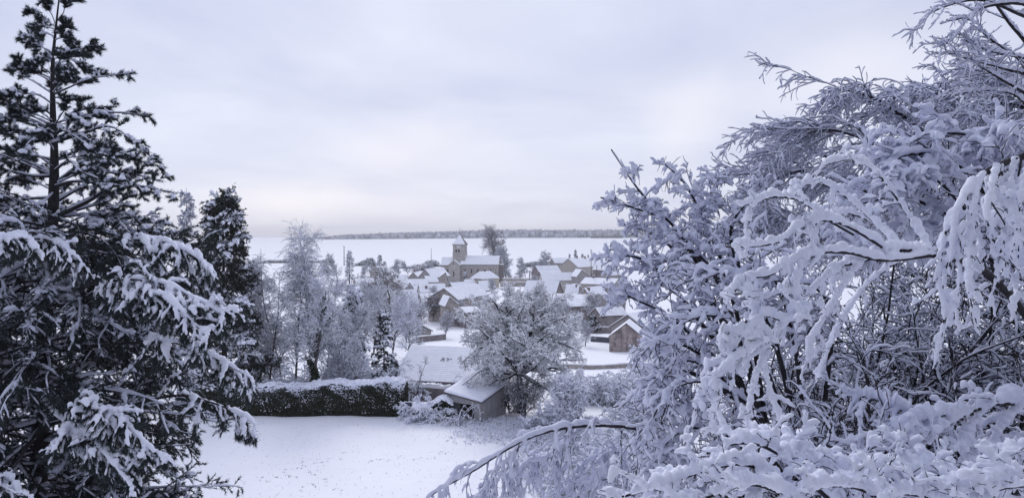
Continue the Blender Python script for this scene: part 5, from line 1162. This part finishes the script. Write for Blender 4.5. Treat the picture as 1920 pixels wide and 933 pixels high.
# thick arching branches, the eye catcher
ARCH = [([low(1990,6.2),(1960,700,6.0),(1860,520,5.4),(1751,478,5.0),(1679,469,4.9),(1614,490,4.8),(1567,503,4.75),(1560,545,4.7)], .035, .006),
  ([(1751,478,5.0),(1660,488,4.8),(1593,474,4.7),(1529,474,4.6),(1477,495,4.55),(1443,516,4.5),(1400,524,4.5),(1412,560,4.5),(1417,590,4.45)], .012, .005),
  ([(1412,528,4.5),(1385,535,4.45),(1353,562,4.4)], .008, .005),
  ([(1680,480,4.9),(1600,430,4.7),(1550,413,4.6),(1507,421,4.6),(1464,451,4.5),(1413,462,4.5),(1361,462,4.4)], .010, .005),
  ([(1600,440,4.7),(1545,408,4.6),(1499,376,4.6),(1443,370,4.5),(1409,391,4.5),(1391,425,4.5)], .008, .004),
  ([(1560,410,4.6),(1524,420,4.6),(1533,460,4.6)], .006, .004),
  ([(1540,478,4.6),(1506,490,4.55),(1491,550,4.5),(1499,570,4.5),(1477,601,4.5),(1443,638,4.45)], .009, .004),
  ([(1580,500,4.7),(1545,525,4.6),(1511,560,4.6),(1490,600,4.6)], .007, .004),
  ([(1477,601,4.5),(1500,600,4.4),(1495,570,4.4)], .006, .004),
  ([(1477,605,4.5),(1432,592,4.4),(1420,615,4.4),(1435,620,4.4)], .006, .004),
  ([(1417,590,4.45),(1400,625,4.4),(1360,620,4.4),(1345,650,4.4)], .007, .004),
  ([(1445,636,4.45),(1415,650,4.4),(1360,690,4.3),(1320,730,4.3),(1300,765,4.3)], .007, .004),
  ([(1442,647,4.45),(1400,675,4.4),(1345,708,4.3),(1340,730,4.3)], .006, .004),
  ([(1345,708,4.3),(1339,754,4.3),(1338,815,4.3)], .006, .004),
  ([(1442,655,4.45),(1420,700,4.4),(1407,745,4.4),(1399,810,4.4)], .006, .004),
  ([(1430,660,4.45),(1440,720,4.4),(1455,770,4.4),(1470,802,4.4)], .006, .004),
  ([(1400,600,4.4),(1375,640,4.4),(1350,680,4.4),(1320,690,4.4)], .006, .004),
  ([(1614,490,4.8),(1580,540,4.7),(1545,600,4.7),(1520,640,4.7),(1515,690,4.6)], .008, .004),
  ([(1700,478,4.9),(1620,540,5),(1560,640,5),(1530,720,5)], .008, .004),
  ([(1529,474,4.6),(1470,540,4.6),(1430,560,4.6),(1405,555,4.6)], .007, .004),
  ([(1690,470,4.9),(1600,380,5.1),(1540,345,5.1),(1480,350,5.1)], .01, .004),
  ([(1750,478,5.0),(1700,400,5.2),(1650,330,5.2),(1600,300,5.3),(1540,310,5.3)], .012, .004),
  ([(1700,470,5.0),(1640,420,5.1),(1590,400,5.1),(1560,410,5.1)], .01, .004)]
stem_thing('arching_bush', 'bush with thick arching branches carrying rolls of snow in the centre of the thicket', 'shrub', ARCH, rootp(1990, 6.2),
 [dict(C=6, t0=.25, t1=1., ang=50, ln=.17, n=8, wob=.13, grav=.15, rr=.5, tip=.5, fall=.3, minr=.004),
  dict(C=2, t0=.2, t1=1., ang=45, ln=.08, n=5, wob=.13, grav=.10, rr=.6, tip=.5, minr=.003)], .017, S=8, lumps=.26, gap=.10, gload=.026, hmin=.6, vox=.0062, gk=4, smat=SNOW)
# hanging clump at the right edge
HANG = [([low(2150,5.2),(2150,500,5),(2060,330,4.5),(1960,290,4.2),(1900,300,4.1),(1840,330,4.0),(1790,400,4.0),(1758,470,4.0)], .035, .006)]
for i in range(14):
    x0 = 1775+i*13+rng.normal()*5; y0 = float(np.interp(x0, [1758,1790,1840,1900,1990], [465,400,330,300,292])); L_ = rng.uniform(150, 300)
    HANG.append(([(x0,y0,4.02+rng.normal()*.04),(x0-8+rng.normal()*6,y0+L_*.35,3.98+rng.normal()*.06),(x0-4+rng.normal()*12,y0+L_*.7,4.+rng.normal()*.08),(x0+rng.normal()*18,y0+L_,4.+rng.normal()*.08)], .006, .003))
stem_thing('hanging_branch_bush', 'clump of snow heavy twigs hanging down at the right edge', 'shrub', HANG, rootp(2150, 5.2),
 [dict(C=8, t0=.1, t1=1., ang=42, ln=.17, n=7, wob=.13, grav=.22, rr=.6, tip=.5, fall=.2, minr=.0035)], .016, S=8, lumps=.4, gap=.1, gload=.018, hmin=.5, vox=.0062, gk=3, smat=SNOW, spur=0)
# snow mound of twigs between drooping crown and hanging clump
stem_thing('snowy_shrub', 'billowing snow covered shrub top above the hanging clump at the right', 'shrub',
 [([low(1990,7.4),(1960,560,7.2),(1860,380,7),(1780,300,6.8),(1700,290,6.6),(1640,330,6.5)], .04, .006), ([(1960,560,7.2),(1900,330,7),(1840,262,6.9),(1760,250,6.8),(1700,270,6.6)], .03, .005),
  ([(1960,560,7.2),(1800,420,7),(1700,370,6.8),(1620,380,6.6),(1570,410,6.5)], .03, .005), ([(1960,560,7.2),(1960,330,7),(1920,260,6.8),(1860,240,6.7)], .03, .005), ([(1960,560,7.2),(1850,440,6.9),(1760,340,6.7),(1700,330,6.5)], .03, .005),
  ([(1960,560,7.2),(1820,460,7),(1740,420,6.8),(1660,430,6.6),(1610,470,6.5)], .03, .005), ([(1960,560,7.2),(1800,360,7.3),(1700,310,7.1),(1620,300,7)], .03, .005)],
 rootp(1990, 7.4), [dict(C=18, t0=.3, t1=1., ang=50, ln=.6, n=9, wob=.12, grav=.09, rr=.45, tip=.4, fall=.3, minr=.004, bias=(-.15, -.15, 0)),
  dict(C=7, t0=.1, t1=1., ang=45, ln=.26, n=6, wob=.13, grav=.13, rr=.6, tip=.5, minr=.003)], .026, S=7, lumps=.35, gap=.1, gload=.026, hmin=.4, vox=.010)
# twigs of middle depth that knit the left half together
stem_thing('snowy_shrub', 'dense snow laden shrub under the thick arching branches', 'shrub',
 [([low(1560,6.8),(1520,980,6.7),(1440,800,6.3),(1340,720,6),(1260,730,5.9),(1215,800,5.9)], .03, .005), ([(1520,980,6.7),(1400,840,6.2),(1300,800,6),(1240,840,5.9),(1220,900,5.9)], .03, .005),
  ([(1520,980,6.7),(1440,700,6.2),(1360,600,6),(1290,600,5.9),(1240,650,5.9)], .03, .005), ([(1520,980,6.7),(1400,760,6.4),(1310,680,6.3),(1250,690,6.2),(1225,740,6.2)], .02, .005),
  ([(1520,980,6.7),(1470,700,6.4),(1420,560,6.2),(1370,510,6.1),(1300,530,6)], .03, .005), ([(1520,980,6.7),(1500,720,6.4),(1480,600,6.2),(1450,520,6.1),(1400,480,6)], .03, .005),
  ([(1520,980,6.7),(1550,720,6.4),(1560,600,6.2),(1530,540,6.1),(1470,530,6)], .03, .005), ([(1520,980,6.7),(1440,850,6.1),(1370,830,6),(1320,860,5.9),(1290,920,5.9)], .03, .005)],
 rootp(1560, 6.8), [dict(C=17, t0=.3, t1=1., ang=52, ln=.5, n=9, wob=.13, grav=.08, rr=.45, tip=.4, fall=.3, minr=.006),
  dict(C=8, t0=.1, t1=1., ang=45, ln=.22, n=6, wob=.14, grav=.12, rr=.6, tip=.5, minr=.0045)], .017, S=7, lumps=.35, gap=.12, gload=.020, hmin=.35, vox=.0085)
# arched branch over the lawn with hanging snowy twigs
t_ = stem_thing('arched_branch_shrub', 'long thin branch arching over the lawn, snow fringed twigs hanging from it', 'shrub',
 [([low(1420,7.6),(1400,960,7.4),(1330,880,7.2),(1275,852,7.1),(1225,815,7),(1180,799,7),(1110,796,7),(1050,802,6.9),(990,820,6.8),(935,850,6.7),(890,880,6.7),(845,905,6.6),(805,930,6.6),(770,975,6.6)], .035, .006),
  ([(990,820,6.8),(950,862,6.75),(915,905,6.7),(895,950,6.7)], .008, .004), ([(1110,796,7),(1060,830,7),(1020,860,7),(985,870,7)], .008, .004), ([(1275,852,7.1),(1180,880,7.2),(1110,900,7.2),(1050,925,7.2)], .012, .004), ([(1330,880,7.2),(1200,850,7.3),(1130,850,7.3),(1080,880,7.3)], .012, .004)],
 rootp(1420, 7.6), [dict(C=26, t0=.15, t1=1., ang=60, ln=.55, n=9, wob=.09, grav=.32, rr=.4, tip=.5, fall=.25, minr=.003, flat=0.),
  dict(C=5, t0=.15, t1=1., ang=35, ln=.22, n=6, wob=.1, grav=.3, rr=.6, tip=.5, minr=.002)], .018, S=7, lumps=.4, gap=.1, gload=.020, hmin=.5, vox=.0085, gk=4)
# lower right arches
stem_thing('arching_bush', 'low bush with one thick snow arch near the lower right corner', 'shrub',
 [([low(2080,5.6),(2060,800,5.4),(1980,762,5.1),(1920,755,5),(1860,757,4.9),(1805,778,4.9),(1765,805,4.8),(1740,835,4.8)], .03, .006), ([(1860,757,4.9),(1820,800,4.9),(1800,850,4.8)], .01, .004), ([(1805,778,4.9),(1740,780,4.8),(1690,800,4.7),(1650,840,4.7)], .008, .004),
  ([(1765,800,4.8),(1700,770,4.9),(1640,745,5),(1580,740,5.1)], .008, .004), ([(1920,755,5),(1880,800,4.9),(1850,850,4.9)], .01, .004), ([(2060,800,5.4),(1960,820,5.1),(1880,830,5),(1800,850,4.9)], .02, .005), ([(1740,800,4.8),(1680,830,4.7),(1620,860,4.7)], .01, .004)],
 rootp(2080, 5.6), [dict(C=9, t0=.2, t1=1., ang=50, ln=.34, n=8, wob=.12, grav=.12, rr=.5, tip=.5, fall=.3, minr=.003, bias=(-.1,0,0)),
  dict(C=4, t0=.2, t1=1., ang=45, ln=.15, n=6, wob=.13, grav=.1, rr=.6, tip=.5, minr=.0025)], .020, S=8, lumps=.3, gap=.08, gload=.036, hmin=.45, vox=.0075, gk=4)
# nearest shrub, bright snow along the bottom edge
NEAR = [([(1700,1500,3.6),(1620,1050,3.4),(1520,900,3.2),(1440,838,3.15),(1380,830,3.1),(1325,850,3.1)], .02, .005), ([(1620,1050,3.4),(1480,920,3.1),(1400,870,3),(1310,885,2.95),(1240,910,2.9),(1150,935,2.9)], .012, .004),
  ([(1620,1050,3.4),(1560,900,3.3),(1500,850,3.3),(1450,825,3.3),(1400,822,3.3)], .012, .004), ([(1620,1050,3.4),(1600,920,3.3),(1550,870,3.3),(1500,845,3.3)], .012, .004),
  ([(1700,1500,3.6),(1720,1000,3.4),(1680,900,3.3),(1620,872,3.2),(1560,880,3.2)], .02, .004), ([(1720,1000,3.4),(1760,900,3.4),(1730,862,3.3),(1680,870,3.3)], .012, .004), ([(1780,1500,3.6),(1820,1000,3.4),(1830,890,3.3),(1870,860,3.3),(1905,842,3.3)], .02, .004),
  ([(1820,1000,3.4),(1800,920,3.3),(1760,880,3.2),(1700,890,3.2)], .012, .004), ([(1820,1000,3.4),(1880,920,3.3),(1930,880,3.3)], .012, .004), ([(1620,1050,3.4),(1500,950,3.0),(1430,910,2.9),(1370,915,2.85),(1300,945,2.8)], .012, .004), ([(1720,1000,3.4),(1640,930,3.1),(1580,910,3),(1500,920,2.95)], .012, .004),
  ([(1820,1000,3.4),(1760,940,3.1),(1700,925,3),(1640,930,3)], .012, .004), ([(1820,1000,3.4),(1860,930,3.1),(1820,910,3),(1770,915,3)], .012, .004), ([(1900,1100,3.4),(1940,930,3.2),(1890,900,3.1),(1850,900,3.)], .012, .004)]
stem_thing('snowy_shrub', 'nearest shrub with bright thick snow mats along the bottom right of the view', 'shrub', NEAR, rootp(1720, 3.7),
 [dict(C=10, t0=.3, t1=1., ang=48, ln=.24, n=8, wob=.13, grav=.03, rr=.5, tip=.5, fall=.3, minr=.0025, flat=.3),
  dict(C=4, t0=.2, t1=1., ang=45, ln=.10, n=5, wob=.13, grav=.03, rr=.6, tip=.5, minr=.002, flat=.3)], .017, S=8, lumps=.3, gap=.10, gload=.026, hmin=.35, vox=.0048, gk=4, smat=SNOW)
# twigs and the snow lying on them cannot be counted piece by piece
for o in scn.objects:
    if o.parent and o.type == 'MESH' and o.name.split('.')[0] in ('snow', 'snow_clot', 'twigs'): o['kind'] = 'stuff'
